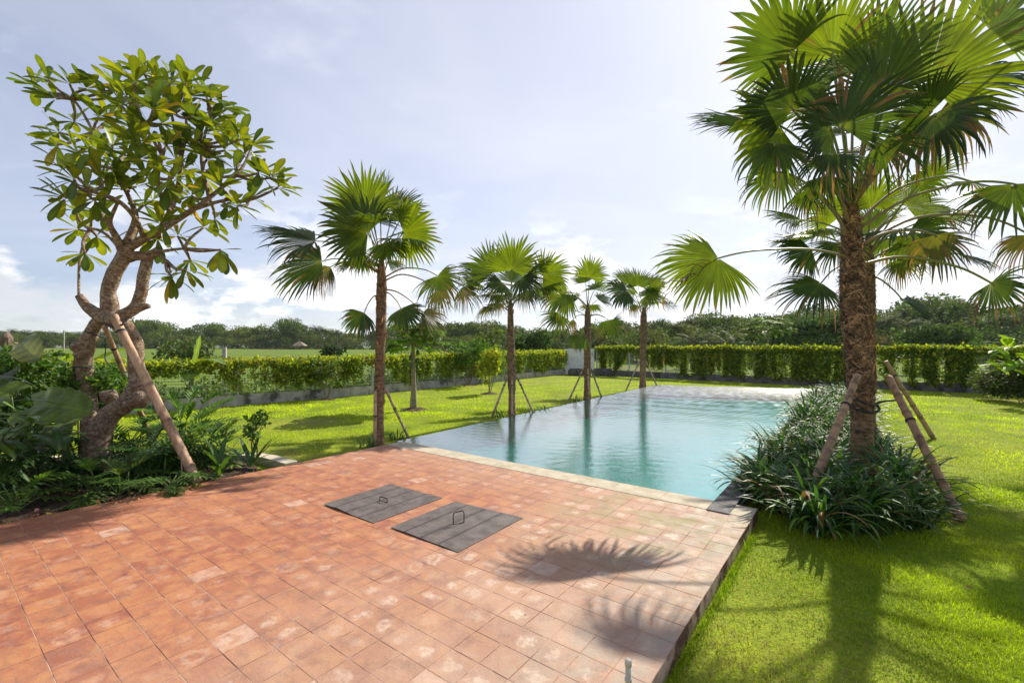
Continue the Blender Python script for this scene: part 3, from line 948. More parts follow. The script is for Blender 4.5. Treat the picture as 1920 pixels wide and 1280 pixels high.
# -------- creeper hanging over the fences
def creeper(name, label, line, zt0, zt1, dens, hang, seed, nleaf, size, cpal, cover0=0.5, cover1=0.5):
    r = np.random.default_rng(seed)
    P = [np.array([p.x, p.y]) for p in line]
    L = [np.linalg.norm(P[i + 1] - P[i]) for i in range(len(P) - 1)]; T = sum(L)
    def at(s):
        s = np.clip(s, 0, T - 1e-4); out = np.zeros((len(s), 2)); nn = np.zeros((len(s), 2)); acc = 0
        for i, l in enumerate(L):
            m = (s >= acc) & (s <= acc + l)
            f = ((s - acc) / l)[m][:, None]
            out[m] = P[i] * (1 - f) + P[i + 1] * f
            d = (P[i + 1] - P[i]) / l; nn[m] = (-d[1], d[0]); acc += l
        return out, nn
    # strands with their own length
    ns = int(T * 9)
    ss = r.uniform(0, T, ns)
    cov = cover0 + (cover1 - cover0) * ss / T
    big = np.array([noise.noise(Vector((s * 0.55, seed * 3.1, 0))) + 0.5 * noise.noise(Vector((s * 1.9, seed, 4))) for s in ss])
    sl = np.clip((0.30 + 1.5 * (big + cov - 0.35)), 0.12, 1.45) * r.uniform(0.6, 1.1, ns) * hang
    # leaves: on the top mat and down the strands
    n1 = int(nleaf * 0.32); n2 = nleaf - n1
    s1 = r.uniform(0, T, n1)
    z1 = r.normal(0, 0.075, n1) + 0.01
    wts = sl / sl.sum()
    ii = r.choice(ns, n2, p=wts)
    s2 = ss[ii] + r.normal(0, 0.07, n2)
    z2 = -sl[ii] * r.random(n2) ** 0.85
    s = np.concatenate([s1, s2]); z = np.concatenate([z1, z2])
    xy, nn = at(s)
    off = r.normal(0, 0.11, len(s)) + 0.0
    xy = xy + nn * off[:, None]
    zt = zt0 + (zt1 - zt0) * np.clip(s / T, 0, 1) + 0.09 * np.array([noise.noise(Vector((q * 0.8, seed, 9))) + 0.6 * noise.noise(Vector((q * 3.1, seed, 2))) for q in s])
    pos = np.stack([xy[:, 0], xy[:, 1], zt + z], 1)
    pos[:, 2] = np.maximum(pos[:, 2], LAWN + 0.25)
    pal = np.array(cpal)
    ci = r.integers(0, len(pal) - 1, len(s))
    ci = np.where((z > -0.05) & (r.random(len(s)) < 0.45), 0, ci)
    tint = np.array([noise.noise(Vector((a * .5, b * .5, 3.3))) for a, b in xy])
    ci = np.where((tint > 0.32) & (r.random(len(s)) < 0.12), len(pal) - 1, ci)
    C = pal[ci] * r.uniform(0.75, 1.25, (len(s), 1))
    o_ = line[0]
    q = inst(LEAF_V, LEAF_F, pos - np.array([o_.x, o_.y, 0]), r.uniform(size * 0.6, size * 1.3, len(s)), r, 1.0, C)
    root = thing(name, label, 'climbing plant', (o_.x, o_.y, 0), 'creepers on the garden fences')
    put('foliage', mesh_np('foliage', q[0], q[1], M['leaf'], q[2]), root)
    mb = MB()
    for k in range(int(T * 2.2)):
        i = r.integers(0, ns)
        a, n_ = at(np.array([ss[i]])); a = a[0] - np.array([o_.x, o_.y]); 
        zt_ = zt0 + (zt1 - zt0) * ss[i] / T
        pts = [(a[0] + r.normal(0, .03), a[1] + r.normal(0, .03), zt_ - q_ * sl[i] * 1.1 / 4) for q_ in range(5)]
        mb.tube(pts, 0.006, 4)
        mb.build('stem', M['twig'], root); mb = MB()
YG = [(0.36, 0.38, 0.03), (0.14, 0.22, 0.02), (0.07, 0.14, 0.02), (0.24, 0.30, 0.025), (0.09, 0.16, 0.025), (0.30, 0.14, 0.06)]
creeper('creeper', 'yellow green creeper trailing along the left fence', FL, 1.05, 1.38, 1, 0.85, 4, 60000, 0.11, [(0.40, 0.42, 0.03), (0.20, 0.29, 0.025), (0.12, 0.20, 0.02), (0.30, 0.36, 0.03), (0.15, 0.23, 0.025), (0.30, 0.16, 0.06)], 0.52, 0.72)
creeper('creeper', 'yellow green creeper hanging over the far fence, dense to the right', FR, 1.60, 1.56, 1, 1.12, 8, 90000, 0.125, YG, 0.68, 1.55)

# climbing sprigs in front of the low wall
# white end wall with dark stones piled at its foot
root = thing('garden_wall', 'short white plastered wall where the two fences meet', 'wall', (4.6, 31.1, LAWN))
mb = MB(); mb.box((0, 0, 0.86), (1.95, 0.16, 1.72), R(-4), bev=0.01); mb.build('wall_panel', M['plaster'], root)
mb = MB(); mb.box((0, 0, 1.745), (2.0, 0.20, 0.05), R(-4), bev=0.008); mb.build('coping', M['concrete'], root)
rs = random.Random(3)
for i, (px, lab) in enumerate(((1075, 'leftmost dark stone block at the foot of the white wall'), (1088, 'second dark stone block from the left under the white wall'), (1122, 'dark stone block in front of the right end of the white wall'), (1138, 'rightmost dark stone block beside the low wall'))):
    b = G(px, 700 + (i % 2), LAWN); b.y = 29.6 - 0.15 * i; b.x = (px - 960) / FPX * b.y
    bw = 0.62 if i != 1 else 0.5
    mb = MB(); mb.box((0, 0, 0.20), (bw, 0.5, 0.40), 0.2 * i, bev=0.06); mb.box((0.03, 0.0, 0.43), (bw * 0.7, 0.42, 0.10), 0.2 * i + .2, bev=0.03)
    o = mb.build('stone_block', M['stone']); o.location = (b.x, b.y, LAWN); tag(o, lab, 'stone block', 'dark stone blocks by the white wall')

# ================================================================ FAN PALMS
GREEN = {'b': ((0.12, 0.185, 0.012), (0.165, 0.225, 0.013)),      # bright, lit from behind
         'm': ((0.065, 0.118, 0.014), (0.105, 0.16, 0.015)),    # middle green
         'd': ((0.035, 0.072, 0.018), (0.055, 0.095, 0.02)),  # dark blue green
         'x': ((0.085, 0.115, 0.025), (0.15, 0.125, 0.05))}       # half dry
DRY = np.array((0.24, 0.14, 0.09))

def fan_leaf(r, hub, axis, nrm, rad, span, tone, dry, droop, nseg, split=0.66, dry_side=None, rows=9):
    """palmate blade: pleated segments joined near the hub, free towards the tips"""
    axis = Vector(axis).normalized(); nrm = Vector(nrm)
    nrm = (nrm - axis * nrm.dot(axis)).normalized(); side = axis.cross(nrm)
    a = np.array(axis); s = np.array(side); n = np.array(nrm)
    phi = np.linspace(-span / 2, span / 2, nseg); dphi = phi[1] - phi[0]
    phi = phi + r.normal(0, dphi * 0.03, nseg)
    q = phi / (span / 2)
    lens = rad * (1.0 - 0.26 * np.abs(q) ** 2.2) * r.uniform(0.84, 1.07, nseg)
    t = np.linspace(0.03, 1, rows + 1)
    D0 = np.cos(phi)[:, None] * a + np.sin(phi)[:, None] * s
    cup = 0.10 * (1 - np.cos(phi))[:, None] - 0.02
    D0 = D0 - cup * n * r.uniform(0.4, 1.5) + n * (0.05 * np.sin(phi * 2.3 + r.uniform(0, 6)))[:, None]
    D0 /= np.linalg.norm(D0, axis=1)[:, None]
    L0 = -np.sin(phi)[:, None] * a + np.cos(phi)[:, None] * s
    P = np.zeros((nseg, rows + 1, 3)); P[:, 0] = np.array(hub) + D0 * lens[:, None] * t[0]
    Dc = D0.copy()
    isdry = r.random(nseg) < dry
    if dry_side is not None:
        isdry |= (q * dry_side > 0.25) & (r.random(nseg) < 0.85)
    dr = (droop * 1.15 + 0.05) * r.uniform(0.7, 2.6, nseg) * (1 + isdry * 1.6)
    flop = r.random(nseg) < 0.18
    dr = np.where(flop, dr * 2.6, dr)
    Ds = [Dc.copy()]
    sp = split * (1 - 0.10 * np.abs(q)) * r.uniform(0.86, 1.14, nseg) * (0.74 if droop >= 0.6 else 1.0)
    for j in range(1, rows + 1):
        f = max(0.0, (t[j] - 0.30)) ** 1.5 * 1.25 / rows * 3.2
        free = np.clip((t[j] - sp + 0.06) / 0.12, 0, 1)          # the web moves as one, the free tips each on its own
        Dc = Dc + np.array([0, 0, -1.0]) * ((droop * (1 - free) + dr * free) * f)[:, None] + r.normal(0, 1, (nseg, 3)) * (0.055 * free)[:, None]
        Dc /= np.linalg.norm(Dc, axis=1)[:, None]
        P[:, j] = P[:, j - 1] + Dc * (lens * (t[j] - t[j - 1]))[:, None]
        Ds.append(Dc.copy())
    # width of a segment follows the spread up to the split, then tapers
    rr = lens[:, None] * t[None, :]
    w = rr * abs(dphi) / 2 * 1.06
    wsp = lens * sp * abs(dphi) / 2
    past = t[None, :] > sp[:, None]
    tap = np.clip((1 - t[None, :]) / (1 - sp[:, None]), 0, 1)
    w = np.where(past, wsp[:, None] * (0.06 + 0.94 * tap ** 0.62), w)
    w = np.where(isdry[:, None] & past, w * 0.75, w)
    fold = w * (0.42 + 0.25 * past)
    Lw = L0[:, None, :] * w[:, :, None]
    up = n[None, None, :] * fold[:, :, None]
    V = np.stack([P - Lw - up * 0.5, P + up * 0.5, P + Lw - up * 0.5], 2).reshape(-1, 3)
    ri = np.arange(rows)
    quad = np.concatenate([np.stack([ri * 3 + j, ri * 3 + j + 1, (ri + 1) * 3 + j + 1, (ri + 1) * 3 + j], 1) for j in (0, 1)])
    F = (quad[None] + (np.arange(nseg) * (rows + 1) * 3)[:, None, None]).reshape(-1, 4)
    c0, c1 = np.array(GREEN[tone][0]), np.array(GREEN[tone][1])
    base = c0[None] + (c1 - c0)[None] * r.random((nseg, 1))
    base = base * r.uniform(0.8, 1.2, (nseg, 1))
    C = np.repeat(base[:, None, :], rows + 1, 1)
    hubc = np.clip((0.16 - t) / 0.16, 0, 1)[None, :, None]
    C = C * (1 - hubc * 0.6) + np.array((0.26, 0.30, 0.05)) * hubc * 0.6
    drycol = DRY * r.uniform(0.6, 1.25, (nseg, 1))
    fd = isdry[:, None] * np.clip((t[None, :] - 0.25 - 0.3 * r.random((nseg, 1))) / 0.15, 0, 1)
    tipd = np.clip((t[None, :] - (0.80 + 0.3 * r.random((nseg, 1)))) / 0.08, 0, 1) * 0.9
    fd = np.maximum(fd, tipd)[:, :, None]
    C = C * (1 - fd) + drycol[:, None, :] * fd
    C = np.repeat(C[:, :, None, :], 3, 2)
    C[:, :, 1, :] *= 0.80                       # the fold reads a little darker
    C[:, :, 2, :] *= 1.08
    return V, F, C.reshape(-1, 3)

def petiole_mb(p0, p1, axis, arch, r0, r1, green=True):
    p0, p1 = Vector(p0), Vector(p1)
    d = p1 - p0; L = d.length
    m1 = p0 + d * 0.35 + Vector((0, 0, arch * L))
    m2 = p0 + d * 0.75 + Vector((0, 0, arch * L * 0.8))
    pts = spline([p0, m1, m2, p1, p1 + Vector(axis).normalized() * L * 0.03], 5)
    n = len(pts)
    rads = [r0 + (r1 - r0) * (i / (n - 1)) ** 0.6 for i in range(n)]
    cols = []
    for i in range(n):
        f = i / (n - 1)
        a = np.array((0.26, 0.15, 0.07)); b = np.array((0.20, 0.22, 0.05)) if green else np.array((0.22, 0.17, 0.08))
        cols.append(a * (1 - min(1, f * 2.2)) + b * min(1, f * 2.2))
    mb = MB(); mb.tube(pts, rads, 6, cols=cols)
    return mb

def palm_trunk(root, r, top, rad_base, rad_mid, rad_top, fibre_from, bend, nfib, nstub):
    """ringed lower trunk, upper trunk wrapped in matted fibre and old leaf bases"""
    seg, rows = 36, max(40, int(top * 26))
    V = []
    def centre(h):
        f = h / top
        return Vector((bend[0] * math.sin(f * 2.2) * f, bend[1] * math.sin(f * 2.0) * f, h))
    def radius(h):
        f = h / top
        a = rad_base * math.exp(-h / 0.22) * 0.28
        if h < fibre_from: b = rad_mid * 0.90
        else: b = rad_mid * (1 + 0.10 * math.sin(h * 2.1 + bend[0] * 20)) 
        sm = min(1, max(0, (h - fibre_from + 0.08) / 0.16))
        b = rad_mid * 0.88 * (1 - sm) + b * sm
        taper = 1 - max(0, (f - 0.62) / 0.38) ** 1.5 * (1 - rad_top / rad_mid)
        if f > 0.86: taper *= 1 - 0.75 * ((f - 0.86) / 0.14) ** 1.6
        return (a + b) * taper
    for i in range(rows + 1):
        h = top * i / rows
        c, rr = centre(h), radius(h)
        ringy = 0.045 * math.sin(h * 2 * math.pi / 0.085) if h < fibre_from else 0.0
        for k in range(seg):
            a = 2 * math.pi * k / seg
            nz = noise.noise(Vector((math.cos(a) * 2.2, math.sin(a) * 2.2, h * 7 + bend[0] * 31)))
            nf = noise.noise(Vector((math.cos(a) * 7, math.sin(a) * 7, h * 22)))
            am = 0.03 if h < fibre_from else 0.09
            q = rr * (1 + ringy + am * nz + am * 0.8 * nf)
            V.append((c.x + math.cos(a) * q, c.y + math.sin(a) * q, h))
    F = [[i * seg + k, i * seg + (k + 1) % seg, (i + 1) * seg + (k + 1) % seg, (i + 1) * seg + k] for i in range(rows) for k in range(seg)]
    F2 = [[rows * seg + k for k in range(seg)]]
    put('trunk', mesh_np('trunk', V, [np.array(F), np.array(F2)], M['trunk'], smooth=True), root)
    # fibres: thin curved strips criss-crossing round the trunk
    k = nfib
    h0 = r.uniform(fibre_from - 0.05, top * 0.99, k); a0 = r.uniform(0, 2 * np.pi, k)
    sweep = r.uniform(0.5, 1.6, k) * np.where(r.random(k) < 0.5, 1, -1)
    rise = r.normal(0.02, 0.10, k); wid = r.uniform(0.004, 0.017, k) * (rad_mid / 0.2) ** 0.5
    n = 6; Vv = np.zeros((k, n + 1, 2, 3)); C = np.zeros((k, n + 1, 2, 3))
    tone = r.uniform(0.3, 1.0, (k,)) ** 2 * 2.2; 
    lift = r.uniform(1.02, 1.11, k); loose = r.random(k) < 0.22
    for j in range(n + 1):
        f = j / n
        a = a0 + sweep * (f - .5); h = h0 + rise * (f - .5) * 2 + 0.05 * np.sin(f * np.pi) * np.sign(rise)
        for i in range(k):
            hh = min(max(h[i], 0.02), top)
            c = centre(hh); rr = radius(hh) * (lift[i] + (0.30 * f * f if loose[i] else 0))
            for m, sgn in ((0, -1), (1, 1)):
                Vv[i, j, m] = (c.x + math.cos(a[i]) * rr, c.y + math.sin(a[i]) * rr, hh + sgn * wid[i] * (1 - 0.7 * f))
            C[i, j, :] = (0.9 * tone[i], 0.9 * tone[i], 0.88 * tone[i])
    ri = np.arange(n)
    quad = np.stack([ri * 2, ri * 2 + 1, ri * 2 + 3, ri * 2 + 2], 1)
    F = (quad[None] + (np.arange(k) * (n + 1) * 2)[:, None, None]).reshape(-1, 4)
    put('fibre', mesh_np('fibre', Vv.reshape(-1, 3), F, M['fibre'], C.reshape(-1, 3)), root)
    # cut leaf bases
    mb = MB()
    for q in range(nstub):
        f = (q + 0.5) / nstub
        h = fibre_from - 0.1 + (top - fibre_from - 0.25) * f + r.uniform(-.06, .06)
        a = q * 2.399 + r.uniform(-.4, .4)
        c = centre(h); rr = radius(h)
        d = Vector((math.cos(a), math.sin(a), 0)); s = Vector((-math.sin(a), math.cos(a), 0))
        L = r.uniform(0.10, 0.22) * (rad_mid / 0.24 + 0.5) / 1.5; wd = r.uniform(0.022, 0.036) * (rad_mid / 0.24 + .4) / 1.4
        p = c + d * rr * 0.9
        lean = r.uniform(0.10, 0.40)
        tip = p + Vector((0, 0, L)) + d * L * lean
        Vq = []
        for (pp, wq, th) in ((p, wd * 1.5, 0.02), (p + (tip - p) * .55, wd, 0.018), (tip, wd * 0.75, 0.012)):
            Vq += [tuple(pp - s * wq), tuple(pp + d * th), tuple(pp + s * wq), tuple(pp - d * th * .3)]
        Fq = [[i * 4 + j, i * 4 + (j + 1) % 4, (i + 1) * 4 + (j + 1) % 4, (i + 1) * 4 + j] for i in range(2) for j in range(4)] + [[8, 9, 10, 11]]
        t_ = r.uniform(1.0, 2.2)
        mb.add(Vq, np.array(Fq), (1.15 * t_, 1.0 * t_, 0.85 * t_))
        mb.build('leaf_base', M['fibre'], root); mb = MB()
    return centre

def palm(name_label, base, trunk_top, rads, fibre_from, bend, nfib, nstub, fronds, extra, seed, nseg, group, cscale=1.0):
    r = np.random.default_rng(seed); rr = random.Random(seed)
    root = thing('fan_palm', name_label, 'palm tree', tuple(base), group)
    B = Vector(base)
    cen = palm_trunk(root, r, trunk_top, rads[0], rads[1], rads[2], fibre_from, bend, nfib, nstub)
    crown = cen(trunk_top)
    def one(hub, axis, nrm, rad, span, tone, dry, droop, arch, ph, dry_side=None, ns=None):
        hubl = Vector(hub) - B
        V, F, C = fan_leaf(r, hubl, axis, nrm, rad, span, tone, dry, droop, ns or nseg, dry_side=dry_side)
        fo = put('frond', mesh_np('frond', V, F, M['palm'], C), root)
        h = trunk_top * ph
        st = cen(h)
        out = Vector((hubl.x - st.x, hubl.y - st.y, 0))
        if out.length > 0.01: st = st + out.normalized() * rads[2] * 0.7
        mb = petiole_mb(st, hubl, axis, arch, 0.017 * cscale, 0.008 * cscale, tone != 'x')
        p = put('petiole', mb.mesh('petiole', M['petiole'], True), fo)
    for f in fronds:
        px, py, dz, alpha, beta, face, rpx, spd, tone, dry, droop, arch, ph = f[:13]
        y = B.y + dz
        hub = S(px, py, y)
        al, be = R(alpha), R(beta)
        ax = Vector((math.cos(al) * math.cos(be), math.sin(be), math.sin(al) * math.cos(be)))
        tocam = (Vector((0, 0, EYE)) - hub).normalized()
        nrm = Vector((0, 0, 1)) * (1 - face) + tocam * face + Vector((rr.uniform(-.12, .12), 0, rr.uniform(-.1, .1)))
        if abs(nrm.normalized().dot(ax)) > 0.93: nrm = tocam
        one(hub, ax, nrm, rpx / FPX * y, R(spd), tone, dry, droop, arch, ph, f[13] if len(f) > 13 else None)
    for (n, el0, el1, dist, rad, tone, dry, droop) in extra:     # fronds on the sides the photograph does not single out
        for q in range(n):
            az = rr.uniform(0, 2 * math.pi); el = R(rr.uniform(el0, el1))
            dv = Vector((math.cos(az) * math.cos(el), math.sin(az) * math.cos(el), math.sin(el)))
            hub = B + crown + dv * dist * rr.uniform(0.8, 1.15)
            ax = (dv + Vector((0, 0, rr.uniform(-.5, .1)))).normalized()
            nrm = Vector((-math.cos(az) * .5, -math.sin(az) * .5, 1.0))
            one(hub, ax, nrm, rad * rr.uniform(0.85, 1.1), R(rr.uniform(170, 230)), tone, dry, droop, 0.06, rr.uniform(0.88, 0.99))
    return root

def petiole_material():
    m, t = newmat('palm_petiole')
    at = t.n('ShaderNodeAttribute', attribute_name='Col')
    p = t.n('ShaderNodeBsdfPrincipled'); t.l(at.outputs['Color'], p.inputs['Base Color'])
    p.inputs['Roughness'].default_value = 0.4; p.inputs['Specular IOR Level'].default_value = 0.5
    return finish(m, t, p.outputs[0])
M['petiole'] = petiole_material()

ROW = 'fan palms in a row along the left edge of the pool'
PB = 'fan palms in the strap leaf bed'
baseA = D(5.31, -7.12, LAWN); baseA = Vector((-2.486, 8.53, LAWN))
baseB = Vector((0.0, 12.03, LAWN)); baseC = Vector((2.58, 15.7, LAWN)); baseD_ = Vector((5.77, 20.2, LAWN))
baseE = Vector((4.98, 6.5, LAWN)); baseF = Vector((7.24, 9.3, LAWN))

# hub x, hub y, depth, axis angle, axis depth angle, facing, radius px, spread, tone, dry, droop, arch, petiole height
fA = [
 (684, 394, -0.3, 100, -15, 0.95, 88, 200, 'b', 0.0, 0.10, 0.02, 0.99),
 (690, 437, -0.5, 155, -20, 0.80, 98, 210, 'm', 0.0, 0.35, 0.04, 0.98),
 (700, 420, 0.2, 82, 10, 0.4, 60, 120, 'b', 0.0, 0.05, 0.0, 1.0),
 (713, 382, 0.2, 82, 0, 0.6, 66, 42, 'm', 0.0, 0.02, 0.0, 1.0),
 (737, 398, 0.5, 48, 20, 0.45, 72, 150, 'm', 0.0, 0.20, 0.03, 0.99),
 (757, 437, -0.35, -5, -15, 0.95, 80, 230, 'b', 0.03, 0.12, 0.03, 0.98),
 (722, 455, -0.5, -60, -30, 0.8, 62, 190, 'm', 0.05, 0.5, 0.05, 0.97),
 (675, 470, -0.3, 235, -25, 0.8, 55, 180, 'm', 0.1, 0.6, 0.05, 0.96),
 (562, 440, 0.3, 165, 5, 0.30, 85, 120, 'd', 0.02, 0.35, 0.10, 0.94),
 (592, 452, -0.4, 180, -10, 0.45, 102, 150, 'd', 0.05, 0.50, 0.10, 0.93),
 (604, 490, -0.1, 195, -5, 0.55, 108, 170, 'd', 0.12, 0.55, 0.12, 0.91, 1),
 (620, 500, 0.3, 235, 10, 0.5, 70, 130, 'x', 0.6, 1.2, 0.12, 0.90),
 (683, 586, -0.2, 240, -10, 0.7, 58, 150, 'd', 0.10, 0.5, 0.25, 0.78),
 (820, 517, 0.1, -55, 10, 0.75, 78, 200, 'm', 0.35, 0.7, 0.16, 0.88),
 (818, 545, -0.4, -70, -10, 0.65, 58, 130, 'x', 0.5, 1.0, 0.16, 0.86),
 (752, 578, -0.3, -55, -15, 0.75, 60, 170, 'd', 0.04, 0.5, 0.14, 0.80),
 (792, 586, 0.3, -35, 15, 0.55, 68, 150, 'x', 0.25, 0.8, 0.12, 0.82),
 (664, 492, 0.4, 190, 20, 0.4, 45, 150, 'm', 0.1, 0.4, 0.05, 0.95),
 (728, 492, 0.4, -10, 20, 0.4, 40, 150, 'm', 0.1, 0.4, 0.05, 0.95),
]
palm('tallest fan palm of the left row, at the near corner of the pool', baseA, 3.55, (0.13, 0.095, 0.065), 0.75, (0.06, 0.03), 420, 16, fA, [(4, -5, 60, .75, .62, 'm', .05, .5), (2, 30, 75, .6, .6, 'b', 0, .2)], 21, 34, ROW)
fB = [
 (960, 506, -0.4, 82, -10, 0.95, 70, 210, 'b', 0.0, 0.12, 0.02, 0.99),
 (925, 510, 0.1, 128, 5, 0.85, 66, 180, 'm', 0.0, 0.15, 0.03, 0.98),
 (1018, 516, -0.2, 15, -10, 0.9, 58, 210, 'b', 0.02, 0.2, 0.05, 0.97),
 (905, 524, 0.4, 155, 15, 0.5, 60, 150, 'd', 0.03, 0.4, 0.06, 0.95),
 (978, 522, -0.5, -50, -25, 0.8, 60, 190, 'd', 0.05, 0.6, 0.05, 0.96),
 (942, 530, -0.5, 225, -30, 0.8, 58, 190, 'd', 0.05, 0.7, 0.05, 0.95),
 (960, 530, 0.5, 80, 30, 0.5, 50, 150, 'm', 0.0, 0.2, 0.03, 0.98),
 (866, 540, 0.3, -40, -10, 0.65, 60, 160, 'x', 0.55, 1.0, 0.15, 0.88),
 (936, 548, 0.2, 250, 10, 0.6, 42, 150, 'm', 0.35, 1.0, 0.05, 0.92),
 (985, 545, 0.2, -75, 10, 0.6, 45, 150, 'x', 0.4, 1.0, 0.05, 0.92),
 (1000, 540, 0.5, -20, 25, 0.5, 50, 150, 'm', 0.1, 0.5, 0.05, 0.93),
 (893, 500, 0.6, 165, 20, 0.4, 40, 140, 'd', 0.05, 0.3, 0.10, 0.94),
]
palm('second fan palm of the left row, full crown, left of the pool', baseB, 3.15, (0.125, 0.095, 0.07), 0.7, (-0.05, 0.02), 420, 14, fB, [(6, -10, 60, .75, .68, 'm', .05, .5), (2, -20, 10, .7, .6, 'x', .3, .9)], 22, 34, ROW)
fC = [
 (1105, 520, -0.3, 72, -8, 0.95, 44, 200, 'b', 0.0, 0.10, 0.02, 1.0),
 (1098, 530, 0.3, 110, 15, 0.6, 34, 150, 'm', 0.0, 0.2, 0.02, 0.99),
 (1064, 545, -0.5, 205, -15, 0.85, 70, 190, 'b', 0.04, 0.4, 0.10, 0.93),
 (1052, 590, -0.2, 235, -10, 0.7, 52, 170, 'm', 0.08, 0.6, 0.18, 0.86),
 (1145, 604, 0.2, -35, 10, 0.6, 50, 150, 'd', 0.05, 0.6, 0.16, 0.86),
 (1140, 600, -0.4, -80, -15, 0.7, 42, 170, 'm', 0.05, 0.6, 0.16, 0.86),
 (1075, 598, 0.4, 265, 10, 0.5, 34, 90, 'x', 1.0, 1.6, 0.18, 0.86),
 (1088, 628, -0.3, 255, -15, 0.8, 36, 150, 'm', 0.05, 0.5, 0.1, 0.78),
 (1084, 560, 0.5, 160, 25, 0.5, 36, 150, 'm', 0.05, 0.4, 0.08, 0.93),
 (1122, 562, 0.5, 20, 25, 0.5, 34, 150, 'm', 0.05, 0.4, 0.08, 0.93),
]
palm('slender fan palm third in the left row, with a hanging brown frond', baseC, 3.35, (0.14, 0.12, 0.075), 0.85, (0.03, 0.05), 420, 14, fC, [(4, -10, 60, .7, .62, 'm', .05, .5)], 23, 30, ROW)
fD = [
 (1196, 536, -0.3, 88, -10, 0.95, 36, 210, 'm', 0.0, 0.12, 0.02, 0.99),
 (1176, 545, -0.5, 200, -20, 0.85, 50, 200, 'd', 0.02, 0.5, 0.06, 0.96),
 (1178, 530, 0.3, 140, 15, 0.6, 36, 160, 'm', 0.0, 0.3, 0.04, 0.97),
 (1222, 535, 0.1, 40, 10, 0.7, 34, 170, 'b', 0.0, 0.3, 0.04, 0.97),
 (1216, 550, -0.5, -35, -25, 0.8, 38, 180, 'b', 0.05, 0.6, 0.05, 0.95),
 (1240, 562, 0.3, -15, 10, 0.5, 38, 150, 'd', 0.03, 0.7, 0.10, 0.93),
 (1190, 570, -0.3, 260, -15, 0.6, 30, 130, 'x', 0.7, 1.2, 0.05, 0.90),
 (1208, 556, 0.5, -60, 25, 0.6, 34, 150, 'm', 0.1, 0.6, 0.05, 0.95),
]
palm('smallest and farthest fan palm of the left row', baseD_, 3.6, (0.16, 0.145, 0.10), 1.3, (0.05, 0.0), 420, 14, fD, [(6, -10, 60, .7, .75, 'm', .05, .5)], 24, 30, ROW)
fE = [
 (1462, 322, 0.5, 235, 5, 0.6, 95, 180, 'm', 0.15, 1.1, 0.12, 0.86),
 (1860, 60, 0.2, 35, 5, 0.8, 150, 170, 'm', 0.02, 0.2, 0.03, 0.98),
 (1650, 175, -0.6, 80, -20, 0.85, 115, 190, 'm', 0.02, 0.2, 0.03, 0.97),
 (1545, 330, -0.5, 255, -10, 0.6, 90, 150, 'm', 0.15, 1.0, 0.10, 0.86),
 (1484, 100, -0.2, 148, -10, 0.85, 140, 190, 'm', 0.0, 0.20, 0.03, 0.99),
 (1562, 106, -0.3, 102, -5, 0.95, 135, 170, 'b', 0.02, 0.05, 0.0, 1.0),
 (1643, 114, 0.0, 84, 0, 0.9, 140, 160, 'm', 0.02, 0.05, 0.0, 1.0),
 (1600, 140, 0.5, 95, 20, 0.6, 120, 130, 'd', 0.02, 0.05, 0.0, 1.0),
 (1738, 157, -0.6, 52, -10, 0.95, 185, 200, 'b', 0.05, 0.10, 0.04, 0.98),
 (1800, 150, 0.1, 18, 5, 0.55, 165, 150, 'd', 0.03, 0.40, 0.05, 0.97),
 (1486, 205, -0.8, 128, -15, 0.9, 105, 230, 'd', 0.03, 0.25, 0.05, 0.96),
 (1462, 236, -0.5, 205, -10, 0.85, 125, 220, 'b', 0.02, 0.35, 0.08, 0.94),
 (1420, 232, 0.1, 172, 5, 0.45, 135, 90, 'm', 0.02, 0.20, 0.08, 0.94),
 (1580, 238, -0.9, 62, -20, 0.9, 122, 200, 'd', 0.10, 0.20, 0.05, 0.93, -1),
 (1560, 246, -0.7, 188, -20, 0.75, 112, 170, 'd', 0.12, 0.40, 0.05, 0.93),
 (1745, 212, -0.9, 165, -20, 0.85, 100, 190, 'd', 0.05, 0.30, 0.06, 0.95),
 (1752, 215, -0.7, 262, -20, 0.75, 140, 210, 'd', 0.30, 1.30, 0.06, 0.95),
 (1762, 210, -0.4, -42, -10, 0.75, 125, 190, 'x', 0.45, 1.20, 0.06, 0.94),
 (1455, 270, -0.6, 240, -15, 0.7, 115, 190, 'm', 0.12, 1.10, 0.12, 0.90),
 (1512, 355, -0.3, 262, -5, 0.6, 90, 110, 'm', 0.35, 1.3, 0.10, 0.82),
 (1560, 290, -0.8, 250, -25, 0.7, 105, 190, 'd', 0.30, 1.5, 0.10, 0.92),
 (1650, 270, -0.8, -60, -25, 0.7, 105, 170, 'm', 0.30, 1.4, 0.05, 0.92),
 (1820, 340, 0.3, -12, 10, 0.40, 105, 150, 'm', 0.15, 0.50, 0.14, 0.86),
 (1753, 441, -0.1, -75, 5, 0.55, 92, 170, 'x', 0.35, 0.7, 0.14, 0.78),
 (1900, 345, -0.3, 245, -5, 0.6, 125, 180, 'm', 0.25, 0.8, 0.12, 0.84),
 (1930, 440, 0.2, 245, 0, 0.6, 90, 160, 'x', 0.8, 1.0, 0.14, 0.78),
 (1858, 530, -0.2, -50, -10, 0.6, 92, 180, 'd', 0.20, 0.7, 0.12, 0.72),
 (1690, 190, 0.9, 40, 30, 0.5, 120, 150, 'm', 0.05, 0.3, 0.05, 0.97),
 (1540, 190, 0.9, 140, 30, 0.5, 120, 150, 'm', 0.05, 0.3, 0.05, 0.97),
]
rE = palm('largest fan palm, thick fibrous trunk, at the right end of the terrace', baseE, 4.15, (0.195, 0.150, 0.09), 0.95, (-0.16, 0.05), 2600, 30, fE,
     [(2, 30, 70, 1.1, 0.95, 'm', 0.08, 0.6)], 27, 32, PB, 1.5)
